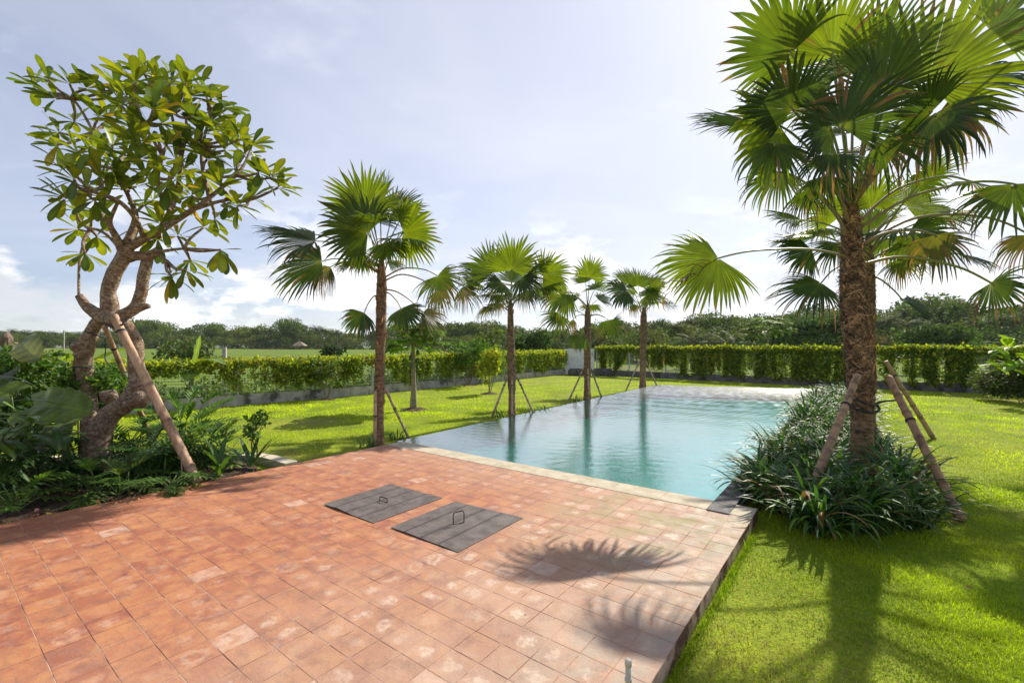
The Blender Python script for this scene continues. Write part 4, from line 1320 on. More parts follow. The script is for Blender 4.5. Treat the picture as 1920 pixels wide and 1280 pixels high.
# the long left frond of the big palm, whose shadow falls on the terrace
fF = [
 (1634, 390, -0.2, 85, -5, 0.9, 70, 200, 'b', 0.0, 0.1, 0.02, 1.0),
 (1570, 410, 0.2, 125, 5, 0.8, 68, 190, 'b', 0.02, 0.2, 0.04, 0.98),
 (1503, 412, 0.3, 165, 10, 0.4, 72, 140, 'm', 0.02, 0.4, 0.08, 0.96),
 (1522, 468, -0.2, 190, -5, 0.6, 84, 160, 'd', 0.04, 0.4, 0.10, 0.92),
 (1570, 455, -0.5, 240, -20, 0.8, 78, 190, 'm', 0.05, 0.6, 0.06, 0.95),
 (1540, 530, -0.4, 212, -10, 0.75, 108, 180, 'd', 0.10, 0.6, 0.16, 0.84),
 (1700, 388, 0.2, 30, 10, 0.8, 92, 190, 'b', 0.02, 0.2, 0.04, 0.98),
 (1745, 400, 0.5, 5, 10, 0.6, 88, 160, 'm', 0.05, 0.3, 0.06, 0.96),
 (1735, 345, 0.3, 62, 10, 0.6, 62, 70, 'd', 0.02, 0.1, 0.02, 0.99),
 (1700, 440, -0.4, -40, -15, 0.8, 84, 190, 'm', 0.05, 0.5, 0.08, 0.94),
 (1792, 474, 0.2, -12, 10, 0.45, 84, 150, 'd', 0.06, 0.5, 0.14, 0.88),
 (1692, 562, -0.4, -22, -5, 0.45, 78, 110, 'd', 0.04, 0.4, 0.10, 0.80),
 (1688, 485, 0.4, -60, 10, 0.6, 66, 170, 'x', 0.3, 0.9, 0.10, 0.88),
 (1640, 430, 0.7, 100, 30, 0.6, 70, 180, 'm', 0.02, 0.2, 0.03, 0.98),
]
palm('second big fan palm, standing behind the largest one in the strap leaf bed', baseF, 4.1, (0.17, 0.13, 0.08), 0.95, (0.02, 0.05), 900, 20, fF, [(6, -10, 50, 1.2, 0.9, 'm', 0.1, 0.5)], 26, 40, PB, 1.4)

# long petiole frond reaching out over the pool
def single_frond(root, base, hub, alpha, beta, face, rad, span, tone, dry, droop, arch, start_h, seed, ns, dry_side=None):
    r = np.random.default_rng(seed)
    B = Vector(base); hubl = Vector(hub) - B
    al, be = R(alpha), R(beta)
    ax = Vector((math.cos(al) * math.cos(be), math.sin(be), math.sin(al) * math.cos(be)))
    tocam = (Vector((0, 0, EYE)) - Vector(hub)).normalized()
    nrm = Vector((0, 0, 1)) * (1 - face) + tocam * face
    V, F, C = fan_leaf(r, hubl, ax, nrm, rad, R(span), tone, dry, droop, ns, dry_side=dry_side)
    fo = put('frond', mesh_np('frond', V, F, M['palm'], C), root)
    mb = petiole_mb((0, 0, start_h), hubl, ax, arch, 0.022, 0.010)
    put('petiole', mb.mesh('petiole', M['petiole'], True), fo)
    # shrivelled brown rag over the top of the blade
    k = 12
    base_ = np.array([list(hubl + ax * (0.05 + 0.04 * q) * rad * 1.6 + Vector((0, -0.02, 0.03 * math.sin(q)))) for q in range(k)])
    Vb, Fb, Cb = blades(r, base_, r.uniform(2.6, 3.8, k), r.uniform(-0.4, 0.5, k), rad * r.uniform(0.25, 0.5, k), r.uniform(0.03, 0.06, k), r.uniform(1.2, 2.6, k), 6, DRY * 1.2, DRY * 0.9)
    put('dead_segment', mesh_np('dead_segment', Vb, Fb, M['palm'], Cb), fo)
hubE = S(1347, 484, 6.45)
single_frond(rE, baseE, hubE, 214, 2, 0.66, 0.96, 205, 'b', 0.02, 0.42, 0.07, 3.05, 91, 44)

# ================================================================ BAMBOO POLES
def pole(name, label, p0, p1, r0, r1, group, mat='bamboo', tie=None, nodes=0.32, seed=0, tint=(1, 1, 1), bend=0.0):
    rr = random.Random(seed)
    p0, p1 = Vector(p0), Vector(p1)
    root = thing(name, label, 'bamboo pole', tuple(p0), group)
    d = p1 - p0; L = d.length; n = max(3, int(L / 0.045))
    side = d.cross(Vector((0, 0, 1))).normalized()
    pts, rads, cols = [], [], []
    nd = [nodes * (k + rr.uniform(.3, .7)) for k in range(int(L / nodes) + 1)]
    T = np.array(tint)
    for i in range(n + 1):
        f = i / n; s = f * L
        near = min(abs(s - q) for q in nd)
        pts.append(d * f + side * bend * math.sin(math.pi * f) + side * 0.003 * noise.noise(Vector((s * 2, seed, 0))))
        rads.append((r0 + (r1 - r0) * f) * (1 + (0.13 if near < 0.023 else 0.0)))
        cols.append(T * (0.55 if near < 0.023 else 1.0) * (0.92 + 0.16 * ((int(s / nodes) * 37) % 10) / 10))
    mb = MB(); mb.tube(pts, rads, 12, cols=cols); mb.build('culm', M['bamboo'], root, True)
    for tz in (tie or ()):
        c = d * tz; rr_ = (r0 + (r1 - r0) * tz) * 1.12
        mb = MB(); dd = d.normalized()
        for q in range(3):
            mb.tube([c + dd * (0.010 * q - 0.013), c + dd * (0.010 * q - 0.004)], rr_ * (1 + .05 * q), 12)
        mb.build('tie', M['strap'], root)
    return root

def strap_between(name, label, pts, r, group=None):
    root = thing(name, label, 'strap', tuple(pts[0]), group)
    o3 = Vector(pts[0])
    mb = MB(); mb.tube([Vector(p) - o3 for p in spline(pts, 6)], r, 6); mb.build('band', M['strap'], root, True)

GP = 'bamboo poles propping the palms of the left row'
def props(base, h, feet, labels, r, seed0):
    for i, (fx, fy) in enumerate(feet):
        foot = Vector((base.x + fx, base.y + fy, LAWN - 0.03))
        d = Vector((-fx, -fy, 0)).normalized()
        top = Vector((base.x, base.y, LAWN + h)) - d * 0.13
        pole('support_pole', labels[i], foot, top, r, r * 0.92, GP, tie=(0.80,), seed=seed0 + i, tint=(0.95, 0.9, 0.85))
# palm A: a pole in front of the trunk and one leaning in from the right
pole('support_pole', 'upright pale bamboo pole in front of the tallest palm of the left row', G(703, 836, LAWN) , Vector((-2.49, 8.33, 0.90)), 0.030, 0.028, GP, tie=(0.55,), seed=1, tint=(1.15, 1.1, 1.05))
pole('support_pole', 'bamboo pole leaning from the pool corner to the tallest palm of the left row', G(767, 823, LAWN), Vector((-2.36, 8.50, 0.95)), 0.026, 0.024, GP, tie=(0.62,), seed=2)
props(baseB, 1.05, [(-0.54, -0.25), (0.62, 0.1), (0.0, -0.42)], ['left leaning bamboo pole of the second palm in the row', 'right leaning bamboo pole of the second palm in the row', 'upright pale bamboo pole in front of the second palm in the row'], 0.030, 10)
props(baseC, 1.10, [(-0.66, -0.1), (0.56, 0.1), (0.0, -0.42)], ['left leaning bamboo pole of the third palm in the row', 'right leaning bamboo pole of the third palm in the row', 'upright pale bamboo pole in front of the third palm in the row'], 0.032, 20)
props(baseD_, 1.25, [(-0.75, -0.1), (0.75, 0.2)], ['left leaning bamboo pole of the farthest palm in the row', 'right leaning bamboo pole of the farthest palm in the row'], 0.034, 30)
GE = 'bamboo poles propping the palms of the strap leaf bed'
pole('support_pole', 'thick bamboo pole leaning on the left side of the largest palm', G(1508, 952, LAWN + .06), Vector((4.62, 6.12, 1.32)), 0.050, 0.044, GE, tie=(0.74,), seed=41, tint=(0.78, 0.66, 0.56), nodes=0.28)
pole('support_pole', 'thick bamboo pole leaning on the largest palm, its foot towards the right lawn', G(1802, 975, LAWN + .03), Vector((5.02, 6.10, 1.30)), 0.047, 0.042, GE, tie=(0.64,), seed=42, tint=(0.70, 0.56, 0.44), nodes=0.3)
pole('support_pole', 'thinner bamboo pole standing on the lawn behind the largest palm, propping the second one', G(1751, 823, LAWN), Vector((7.50, 9.18, 1.42)), 0.045, 0.040, GE, tie=(0.82,), seed=43, tint=(0.85, 0.78, 0.66))
strap_between('rubber_strap', 'black rubber strap tying the poles round the largest palm', [Vector((4.30, 5.88, 1.02)), Vector((4.79, 6.36, 0.97)), Vector((4.96, 6.30, 0.90)), Vector((5.12, 6.37, 0.94)), Vector((4.96, 5.86, 1.03))], 0.013)
strap_between('rubber_strap', 'lower grey rubber strap wound round the trunk of the largest palm', [Vector((4.78, 6.46, 0.86)), Vector((4.84, 6.34, 0.82)), Vector((4.96, 6.295, 0.80)), Vector((5.09, 6.34, 0.84)), Vector((5.15, 6.47, 0.90))], 0.017)

# ================================================================ STRAP LEAF BED
LCOL = np.array([(0.035, 0.085, 0.022), (0.055, 0.12, 0.022), (0.025, 0.062, 0.022), (0.10, 0.19, 0.02)])
def lily_mesh(seed, n, L):
    r = np.random.default_rng(seed)
    base = np.stack([r.normal(0, 0.07, n), r.normal(0, 0.07, n), np.zeros(n)], 1)
    az = r.uniform(0, 2 * np.pi, n)
    c = LCOL[r.integers(0, 4, n)] * r.uniform(0.8, 1.25, (n, 1))
    dead = r.random(n) < 0.05
    c[dead] = np.array((0.30, 0.16, 0.08)) * r.uniform(0.6, 1.2, (dead.sum(), 1))
    V, F, C = blades(r, base, az, r.uniform(0.75, 1.45, n), L * r.uniform(0.6, 1.15, n), r.uniform(0.022, 0.040, n), r.uniform(0.9, 2.3, n), 9, c, c * 1.15, 0.35, 0, 0.5, 1.5, 0.01)
    return mesh_np('leaves', V, F, M['lily'], C)
lilies = [lily_mesh(s, 84, 0.70) for s in (1, 2, 3, 4)] + [lily_mesh(s, 70, 0.62) for s in (5, 6)]
lr = random.Random(12)
spots = []
edge = [D(4.95, -0.75), D(4.75, -0.2), D(4.85, 0.35), D(5.45, 0.75), D(6.3, 0.95), D(7.2, 0.90)]
for k in range(600):
    u = lr.uniform(4.55, 19.6)
    wr = 0.52 if u < 8.8 else 0.12 if u > 11 else 0.52 - 0.18 * (u - 8.8)
    v = lr.uniform(-1.0, wr)
    if u < 7.0:
        cu, cv = 7.0, -0.25
        if math.hypot((u - cu) / 1.75, (v - cv) / 0.82) > 1: continue
    p = D(u, v, LAWN + 0.01)
    if (p - baseE).length < 0.42 or (p - baseF).length < 0.4: continue
    near = 0.30 if u < 9 else 0.40
    if any((p - q).length < near for q in spots): continue
    spots.append(p)
spots.sort(key=lambda p: p.length)
def where(p):
    u = p.x * UX + p.y * UY; v = p.x * VX + p.y * VY
    side = 'the pool' if v < -0.3 else 'the right lawn' if v > 0.35 else 'the middle of the bed'
    if u < 6.6: return 'dark strap leaf clump at the front of the bed, nearest ' + side if side != 'the middle of the bed' else 'dark strap leaf clump in the middle of the front of the bed'
    if u < 8.6: return 'glossy strap leaf clump around the largest palm, towards ' + side
    if u < 11: return 'arching strap leaf clump between the two big palms, towards ' + side
    return 'strap leaf clump in the far part of the bed, towards ' + side
for i, p in enumerate(spots):
    root = thing('strap_leaf_plant', where(p), 'plant', tuple(p), None, lr.uniform(0, 6.28))
    root['group'] = root['label'] + ', planted close together'
    sc = lr.uniform(0.85, 1.2) * (1.0 if p.y < 9 else 1.12)
    root.scale = (sc, sc, sc * lr.uniform(0.9, 1.1))
    put('leaves', lilies[i % 6 if i > 6 else i % 4], root)
# small strap leaf tufts under the row palms
for i, (p, n_) in enumerate(((G(690, 838, LAWN), 26), (G(745, 824, LAWN), 26), (G(940, 784, LAWN), 30), (G(992, 779, LAWN), 20), (G(1082, 756, LAWN), 20), (G(1020, 773, LAWN), 20))):
    r = np.random.default_rng(60 + i)
    k = n_
    base = np.stack([r.normal(0, 0.10, k), r.normal(0, 0.06, k), np.zeros(k)], 1)
    V, F, C = blades(r, base, r.uniform(0, 6.28, k), r.uniform(0.5, 1.4, k), r.uniform(0.2, 0.42, k), 0.022, r.uniform(0.6, 1.9, k), 7, (0.05, 0.12, 0.03), (0.07, 0.15, 0.03), 0.3, 0, 0.4)
    root = thing('strap_leaf_tuft', ['sparse strap leaf tuft left of the tallest row palm', 'sparse strap leaf tuft right of the tallest row palm', 'low leafy tuft left of the second row palm', 'small tuft right of the second row palm at the pool edge', 'small tuft left of the third row palm', 'small tuft at the pool edge between second and third row palm'][i], 'plant', tuple(p), 'strap leaf tufts under the row palms')
    put('leaves', mesh_np('leaves', V, F, M['lily'], C), root)

# ================================================================ FRANGIPANI
FY = 6.35      # distance of the trunk
def Z1(x, y, d=0.0):        # crown crop -> world
    return S(0.422 * x, 80 + 0.422 * y, FY + d)
fb = S(190, 878, FY); fb.z = -0.05
rootT = thing('frangipani_tree', 'gnarled frangipani tree leaning in the left bed, propped by bamboo poles', 'tree', tuple(fb))
o3 = Vector(fb)
def limb(mb, pts, rads, seed, lump=0.10, seg=20, n=10):
    P = spline(pts, n); Rr = lerp_list(rads, n)
    V = []; ref = None
    for i, p in enumerate(P):
        d = (P[min(i + 1, len(P) - 1)] - P[max(i - 1, 0)]).normalized()
        if ref is None: ref = d.orthogonal().normalized()
        ref = (ref - d * ref.dot(d)).normalized(); bi = d.cross(ref)
        for k in range(seg):
            a = 2 * math.pi * k / seg
            q = (ref * math.cos(a) + bi * math.sin(a))
            Rr_i = Rr[i] * 0.72
            w_ = p + q * Rr_i
            nz = noise.noise(w_ * 5.0 + Vector((seed, 0, 0))) * 0.9 + noise.noise(w_ * 13) * 0.4 + noise.noise(Vector((w_.x * 4, w_.y * 4, w_.z * 34))) * 0.25
            V.append(tuple(p + q * Rr_i * (1 + lump * nz) - o3))
    F = [[i * seg + k, i * seg + (k + 1) % seg, (i + 1) * seg + (k + 1) % seg, (i + 1) * seg + k] for i in range(len(P) - 1) for k in range(seg)]
    mb.add(V, np.array(F)); n0 = mb.n - len(V)
    mb.F.setdefault(seg, []).append(np.array([list(range(seg))[::-1]]) + n0)
    mb.F.setdefault(seg, []).append(np.array([list(range((len(P) - 1) * seg, len(P) * seg))]) + n0)
def knob(mb, c, r, seed, sq=(1, 1, 1)):
    V, F = [], []
    n, m_ = 14, 10
    for i in range(m_ + 1):
        th = math.pi * i / m_
        for k in range(n):
            a = 2 * math.pi * k / n
            q = Vector((math.sin(th) * math.cos(a) * sq[0], math.sin(th) * math.sin(a) * sq[1], math.cos(th) * sq[2]))
            p = c + q * r * (1 + 0.16 * noise.noise((c + q) * 4 + Vector((seed, 0, 0))))
            V.append(tuple(p - o3))
    for i in range(m_):
        for k in range(n):
            F.append([i * n + k, (i + 1) * n + k, (i + 1) * n + (k + 1) % n, i * n + (k + 1) % n])
    mb.add(V, np.array(F))
def T(x, y, d=0.0): return S(x, y, FY + d)
K = FY / FPX
mb = MB()
limb(mb, [T(186, 900), T(184, 860), T(182, 820), T(205, 780), T(240, 752), T(262, 722), T(256, 690), T(254, 660), T(250, 636), T(232, 612), T(208, 594)],
     [44 * K, 36 * K, 29 * K, 25 * K, 23 * K, 26 * K, 19 * K, 18 * K, 18 * K, 21 * K, 22 * K], 1, 0.13)
knob(mb, T(262, 748, -0.08), 17 * K, 5); knob(mb, T(243, 757, -0.14), 11 * K, 6, (1.2, .6, .8)); knob(mb, T(268, 720), 15 * K, 9)
limb(mb, [T(178, 850, .15), T(170, 790, .25), T(166, 750, .28), T(161, 710, .25), T(158, 670, .2), T(166, 640, .15), T(178, 612, .1), T(196, 590, .05)],
     [30 * K, 22 * K, 19 * K, 18 * K, 18 * K, 19 * K, 15 * K, 14 * K], 2, 0.13)
knob(mb, T(146, 650, .1), 12 * K, 7); knob(mb, T(150, 664, .12), 10 * K, 8)
limb(mb, [T(196, 745, .1), T(215, 738, .12)], [18 * K, 13 * K], 3)
limb(mb, [T(208, 600), T(185, 590, -.05), T(163, 574, -.08), T(148, 554, -.1)], [20 * K, 16 * K, 12 * K, 9 * K], 4)
limb(mb, [T(205, 606), T(206, 570), T(204, 545), T(214, 512), T(230, 485), T(238, 462)], [22 * K, 19 * K, 17 * K, 17 * K, 17 * K, 15 * K], 5, 0.12)
limb(mb, [T(215, 598), T(240, 586, .05), T(256, 572, .08), T(266, 545, .1), T(270, 515, .1), T(278, 480, .12)], [18 * K, 15 * K, 15 * K, 14 * K, 14 * K, 12 * K], 6, 0.12)
limb(mb, [T(252, 578, .06), T(272, 574, .04), T(279, 574, .02)], [14 * K, 9 * K, 6 * K], 7)
limb(mb, [T(225, 488), T(252, 480, .05), T(280, 478, .1), T(298, 468, .1)], [15 * K, 12 * K, 12 * K, 9 * K], 8)
mb.build('trunk', M['bark'], rootT, True)
mbB = MB()
def br(pts, r0, r1, seed=0):
    P = [Z1(*p) for p in pts]; n = len(P)
    limb(mbB, P, [(r0 * .72 + (r1 * .72 - r0 * .72) * i / (n - 1)) * K for i in range(n)], seed, 0.10, 10, 6)
br([(545, 930, 0), (520, 870, -.1), (488, 800, -.2), (520, 715, -.3)], 15, 5, 1)
br([(560, 900, 0), (590, 830, .1), (600, 760, .1), (560, 660, .1), (500, 560, .1)], 15, 4, 2)
br([(560, 920, 0), (640, 870, 0), (700, 840, 0), (780, 790, .1), (860, 740, .1), (930, 690, .2), (1050, 590, .3)], 16, 6, 3)
br([(700, 850, 0), (760, 740, .2), (790, 640, .3), (805, 520, .3), (828, 380, .4), (820, 240, .4)], 10, 4, 4)
br([(780, 790, .1), (720, 690, -.2), (700, 600, -.3), (720, 500, -.4), (690, 400, -.5)], 9, 4, 5)
br([(640, 870, 0), (600, 780, -.3), (520, 700, -.5), (400, 660, -.6), (330, 640, -.6)], 9, 4, 6)
br([(930, 690, .2), (900, 560, .4), (900, 460, .5), (940, 300, .5)], 8, 4, 7)
br([(560, 660, .1), (520, 520, .3), (420, 400, .4), (320, 250, .4), (180, 215, .5)], 8, 3, 8)
br([(860, 740, .1), (1000, 700, .2), (1100, 700, .3), (1150, 640, .3)], 7, 3, 9)
br([(700, 930, 0), (820, 915, .1), (980, 920, .1)], 6, 2.5, 10)
br([(690, 930, 0), (740, 970, -.1), (760, 1020, -.2)], 6, 3, 11)
br([(545, 930, 0), (470, 850, .2), (400, 830, .3), (370, 900, .3), (352, 990, .2), (350, 1128, -.1)], 6, 4, 12)
br([(720, 500, -.4), (640, 360, -.5), (600, 240, -.5)], 6, 3, 13)
br([(805, 520, .3), (760, 300, .1), (760, 200, .1)], 6, 3, 14)
nodes_ = [(488, 800, -.2), (520, 715, -.3), (600, 760, .1), (560, 660, .1), (500, 560, .1), (700, 840, 0), (780, 790, .1), (860, 740, .1), (930, 690, .2), (1050, 590, .3),
          (760, 740, .2), (790, 640, .3), (805, 520, .3), (828, 380, .4), (720, 690, -.2), (700, 600, -.3), (720, 500, -.4), (690, 400, -.5), (600, 780, -.3), (400, 660, -.6),
          (900, 560, .4), (900, 460, .5), (940, 300, .5), (520, 520, .3), (420, 400, .4), (320, 250, .4), (1000, 700, .2), (1100, 700, .3), (820, 915, .1), (740, 970, -.1), (400, 830, .3), (640, 360, -.5), (760, 300, .1)]
clusters = [(150, 190), (215, 165), (310, 185), (385, 205), (250, 250), (330, 350), (262, 400), (255, 455), (345, 490), (300, 560), (330, 610), (290, 690), (335, 745), (350, 830), (405, 790),
 (378, 935), (480, 345), (510, 205), (600, 175), (640, 140), (700, 175), (765, 165), (825, 180), (890, 195), (940, 250), (985, 290), (600, 300), (582, 370), (680, 300), (750, 250), (855, 330),
 (1020, 365), (1065, 430), (1120, 455), (1000, 480), (1085, 500), (1150, 580), (1205, 600), (1235, 645), (1120, 690), (1060, 725), (1010, 720), (955, 780), (715, 805), (700, 870), (760, 1035),
 (825, 1010), (845, 965), (980, 920), (500, 460), (560, 480), (640, 440), (700, 540), (650, 600), (560, 650), (605, 640), (740, 460), (820, 560), (905, 600), (865, 470), (430, 540), (445, 480),
 (445, 600), (480, 690), (460, 760), (535, 560), (385, 650), (760, 720), (850, 680), (905, 820), (950, 600), (790, 860), (680, 700), (440, 330), (540, 280), (800, 300), (900, 400), (960, 400),
 (770, 600), (610, 520), (520, 620), (660, 250), (720, 360), (830, 440), (1040, 560), (980, 640), (430, 860), (620, 820), (560, 240), (470, 250), (720, 230), (850, 240), (940, 350), (1010, 430), (660, 360), (600, 440), (780, 520), (920, 520), (500, 540), (420, 700), (740, 640), (640, 720)]
fr = random.Random(8); fn = np.random.default_rng(8)
LV, LF, LC, off = [], [], [], 0
flowers = []
tips = []
for i, (x, y) in enumerate(clusters):
    # attach to the nearest node
    best = min(nodes_, key=lambda q: math.hypot(q[0] - x, q[1] - y) + fr.uniform(0, 60))
    d = best[2] + fr.uniform(-0.45, 0.45) * min(1, math.hypot(best[0] - x, best[1] - y) / 90)
    tip = Z1(x, y, d); a = Z1(*best)
    tips.append(tip)
    L = (tip - a).length
    if L > 0.05:
        mid = (a + tip) / 2 + Vector((fr.uniform(-.05, .05), fr.uniform(-.05, .05), -0.06 * L))
        limb(mbB, [a, mid, tip], [5.0 * K, 3.6 * K, 2.8 * K], i, 0.06, 7, 4)
    out = (tip - Z1(680, 600)).normalized()
    grow = ((tip - a).normalized() * 0.7 + out * 0.4 + Vector((0, 0, 0.45))).normalized()
    if y > 900: grow = (out + Vector((0, 0, -0.5))).normalized()
    nl = fr.randint(7, 10)
    dirs = []
    for q in range(nl):
        az = q * 2.4 + fr.uniform(-.3, .3); sp_ = fr.uniform(0.45, 1.45)
        o1 = grow.orthogonal().normalized(); o2 = grow.cross(o1)
        v = grow * math.cos(sp_) + (o1 * math.cos(az) + o2 * math.sin(az)) * math.sin(sp_)
        dirs.append(tuple(v))
    young = fr.random()
    c = np.array([(0.14, 0.19, 0.014), (0.21, 0.25, 0.016), (0.08, 0.13, 0.02)])[fn.integers(0, 3, nl)] * fn.uniform(0.8, 1.25, (nl, 1))
    yel = fn.random(nl) < 0.04
    c[yel] = np.array((0.34, 0.24, 0.03))
    base = np.array([list(tip - o3 + Vector(v) * 0.02) for v in dirs])
    V, F, C = rosette(fn, nl, base, dirs, 0.30, 0.104, c, 0.25, 2, 9, 0.30, 0.16)
    # pale midrib
    C = C.reshape(nl, 10, 3, 3); C[:, :, 1, :] = C[:, :, 1, :] * 1.35 + 0.01; C = C.reshape(-1, 3)
    LV.append(V); LF.append(F + off); LC.append(C); off += len(V)
    if i in (3, 23, 37, 38, 46, 56, 69, 48): flowers.append((tip, grow))
mbB.build('branches', M['twig2'] if 'twig2' in M else M['bark'], rootT, True)
put('foliage', mesh_np('foliage', np.concatenate(LV), np.concatenate(LF), M['glossleaf'], np.concatenate(LC), smooth=True), rootT)
for (tip, grow) in flowers:
    k = 10
    c0 = tip + grow * 0.10 - o3
    base = np.array([list(c0 + Vector((fr.uniform(-.03, .03), fr.uniform(-.03, .03), fr.uniform(-.02, .03)))) for _ in range(2) for __ in range(5)])
    V, F, C = blades(fn, base, np.array([q * 2 * math.pi / 5 for _ in range(2) for q in range(5)]), fn.uniform(0.1, 0.7, k), 0.034, 0.022, 0.6, 4, (0.85, 0.7, 0.25), (0.85, 0.84, 0.82), 0.1, 2)
    put('blossom', mesh_np('blossom', V, F, M['petal'], C), rootT)

GF = 'bamboo poles propping the frangipani tree'
pole('support_pole', 'thick pale bamboo pole leaning across the front of the frangipani trunk', G(371, 905, -0.03), T(213, 592, -0.22), 0.058, 0.050, GF, tie=(0.90,), seed=51, tint=(1.12, 0.98, 0.90), nodes=0.62)
pole('support_pole', 'thinner bamboo pole behind the frangipani trunk, its foot by the lawn', G(292, 842, -0.05), S(196, 612, 6.75), 0.040, 0.034, GF, tie=(0.84,), seed=52, tint=(0.95, 0.80, 0.68), nodes=0.5)
pole('support_pole', 'dark bamboo pole on the left of the frangipani, half hidden by leaves', Vector((-6.75, 6.9, -0.05)), S(146, 668, 6.55), 0.046, 0.040, GF, tie=(0.75,), seed=53, tint=(0.6, 0.45, 0.35), nodes=0.5)
strap_between('rubber_strap', 'black strap round the frangipani fork and the thick pale pole', [T(196, 606, -.16), T(212, 612, -.25), T(232, 607, -.24), T(238, 600, -.05)], 0.012)
strap_between('rubber_strap', 'black strap round the left stem of the frangipani', [T(159, 622, -.02), T(172, 625, -.07), T(188, 630, .0), T(204, 632, .3)], 0.010)
strap_between('rubber_strap', 'black cord hanging from the pole behind the frangipani', [S(197, 634, 6.7), S(198, 655, 6.7), S(197, 672, 6.7), S(204, 684, 6.7)], 0.007)
strap_between('rubber_strap', 'black strap between the left stem and the dark pole', [S(124, 690, 6.6), S(140, 688, 6.5), S(160, 689, 6.42), S(176, 690, 6.5)], 0.010)

# ================================================================ LEFT BED PLANTS
def broad_leaf(r, base, az, elev, L, W, bend, kind, col, rows=12, cols=10, wave=0.03, rib=1.25, roll=0.0):
    """one wide leaf: kind 'heart', 'banana', 'lance'"""
    s = np.linspace(0, 1, rows + 1); u = np.linspace(-1, 1, cols + 1)
    e = elev - bend * s ** 1.2
    ds = L / rows
    px = np.cumsum(np.cos(e)) * ds; pz = np.cumsum(np.sin(e)) * ds
    px -= px[0]; pz -= pz[0]
    if kind == 'heart':
        wp = np.sqrt(np.clip(1 - ((s - 0.36) / 0.66) ** 2, 0, 1)) * (1 - 0.15 * s); wp[0] = 0.66; wp[-1] = 0.02
    elif kind == 'banana':
        wp = np.minimum(1, s / 0.10 + 0.1) * np.clip((1 - s) / 0.22, 0, 1) ** 0.6; wp[-1] = 0.02
    else:
        wp = np.sin(np.pi * np.clip(s * .98 + .02, 0, 1)) ** 0.8; wp[-1] = 0.02
    V = np.zeros((rows + 1, cols + 1, 3)); C = np.zeros((rows + 1, cols + 1, 3))
    for i in range(rows + 1):
        for j in range(cols + 1):
            lat = u[j] * W / 2 * wp[i]
            back = -0.30 * L * max(0, abs(u[j]) - 0.15) * max(0, 1 - s[i] / 0.25) if kind == 'heart' else 0
            nz = wave * math.sin(s[i] * 26 + abs(u[j]) * 3) * abs(u[j]) + wave * 0.6 * (r.random() - .5) * abs(u[j])
            up = 0.18 * abs(lat) - 0.35 * (abs(lat) ** 2) / max(W, .01) + nz * L * 0.5
            x = px[i] + back - up * math.sin(e[i]); z = pz[i] + up * math.cos(e[i])
            V[i, j] = (x * math.cos(az) - lat * math.sin(az), x * math.sin(az) + lat * math.cos(az), z)
            vein = rib if j == cols // 2 else (1.12 if (i * 2 + abs(j - cols // 2)) % 4 == 0 else 0.88)
            C[i, j] = np.array(col) * vein
    V = V.reshape(-1, 3)
    if roll:
        ax = np.array([math.cos(az) * math.cos(elev), math.sin(az) * math.cos(elev), math.sin(elev)])
        cr, sr = math.cos(roll), math.sin(roll)
        V = V * cr + np.cross(ax, V) * sr + ax * (V @ ax)[:, None] * (1 - cr)
    V = V + np.array(base)
    a = np.arange(rows)[:, None] * (cols + 1) + np.arange(cols)[None]
    a = a.ravel()
    F = np.stack([a, a + 1, a + cols + 2, a + cols + 1], 1)
    return V, F, C.reshape(-1, 3)

class Bag:
    def __init__(self): self.V, self.F, self.C, self.n = [], [], [], 0
    def add(self, q):
        V, F, C = q; self.V.append(V); self.F.append(F + self.n); self.C.append(C); self.n += len(V)
    def put(self, name, mat, parent, smooth=False):
        return put(name, mesh_np(name, np.concatenate(self.V), np.concatenate(self.F), mat, np.concatenate(self.C), smooth), parent)

def selloum(r, bag, mb, base, az, elev, pet, L, col, lobes=8, droop=0.7):
    """deeply cut leaf on a stalk"""
    b = Vector(base); d = Vector((math.cos(az) * math.cos(elev), math.sin(az) * math.cos(elev), math.sin(elev)))
    hub = b + d * pet
    mb.tube(spline([b, b + d * pet * .5 + Vector((0, 0, pet * .05)), hub], 3), [0.009, 0.007, 0.006] + [0.006] * 4, 5, col=(0.10, 0.16, 0.04))
    dl = (d + Vector((0, 0, -0.35 - droop * .5))).normalized()
    e = math.asin(max(-1, min(1, dl.z)))
    t = np.linspace(0.02, 0.95, lobes)
    for sgn in (-1, 1):
        k = lobes
        base_ = np.array([list(hub + dl * L * q + Vector((0, 0, -0.12 * L * q * q))) for q in t])
        azs = az + sgn * (1.75 - 1.35 * t) 
        ln = L * (0.42 + 0.20 * np.sin(t * np.pi)) * r.uniform(0.85, 1.1, k)
        q = blades(r, base_, azs, e + 0.25 + r.normal(0, .08, k), ln, L * 0.115, 0.75 * droop + 0.2, 5, col, np.array(col) * 1.1, 0.15, 1)
        bag.add(q)
    bag.add(blades(r, np.array([list(hub)]), az, e, L * 1.15, L * 0.16, 0.5 * droop, 6, col, col, 0.15, 1))

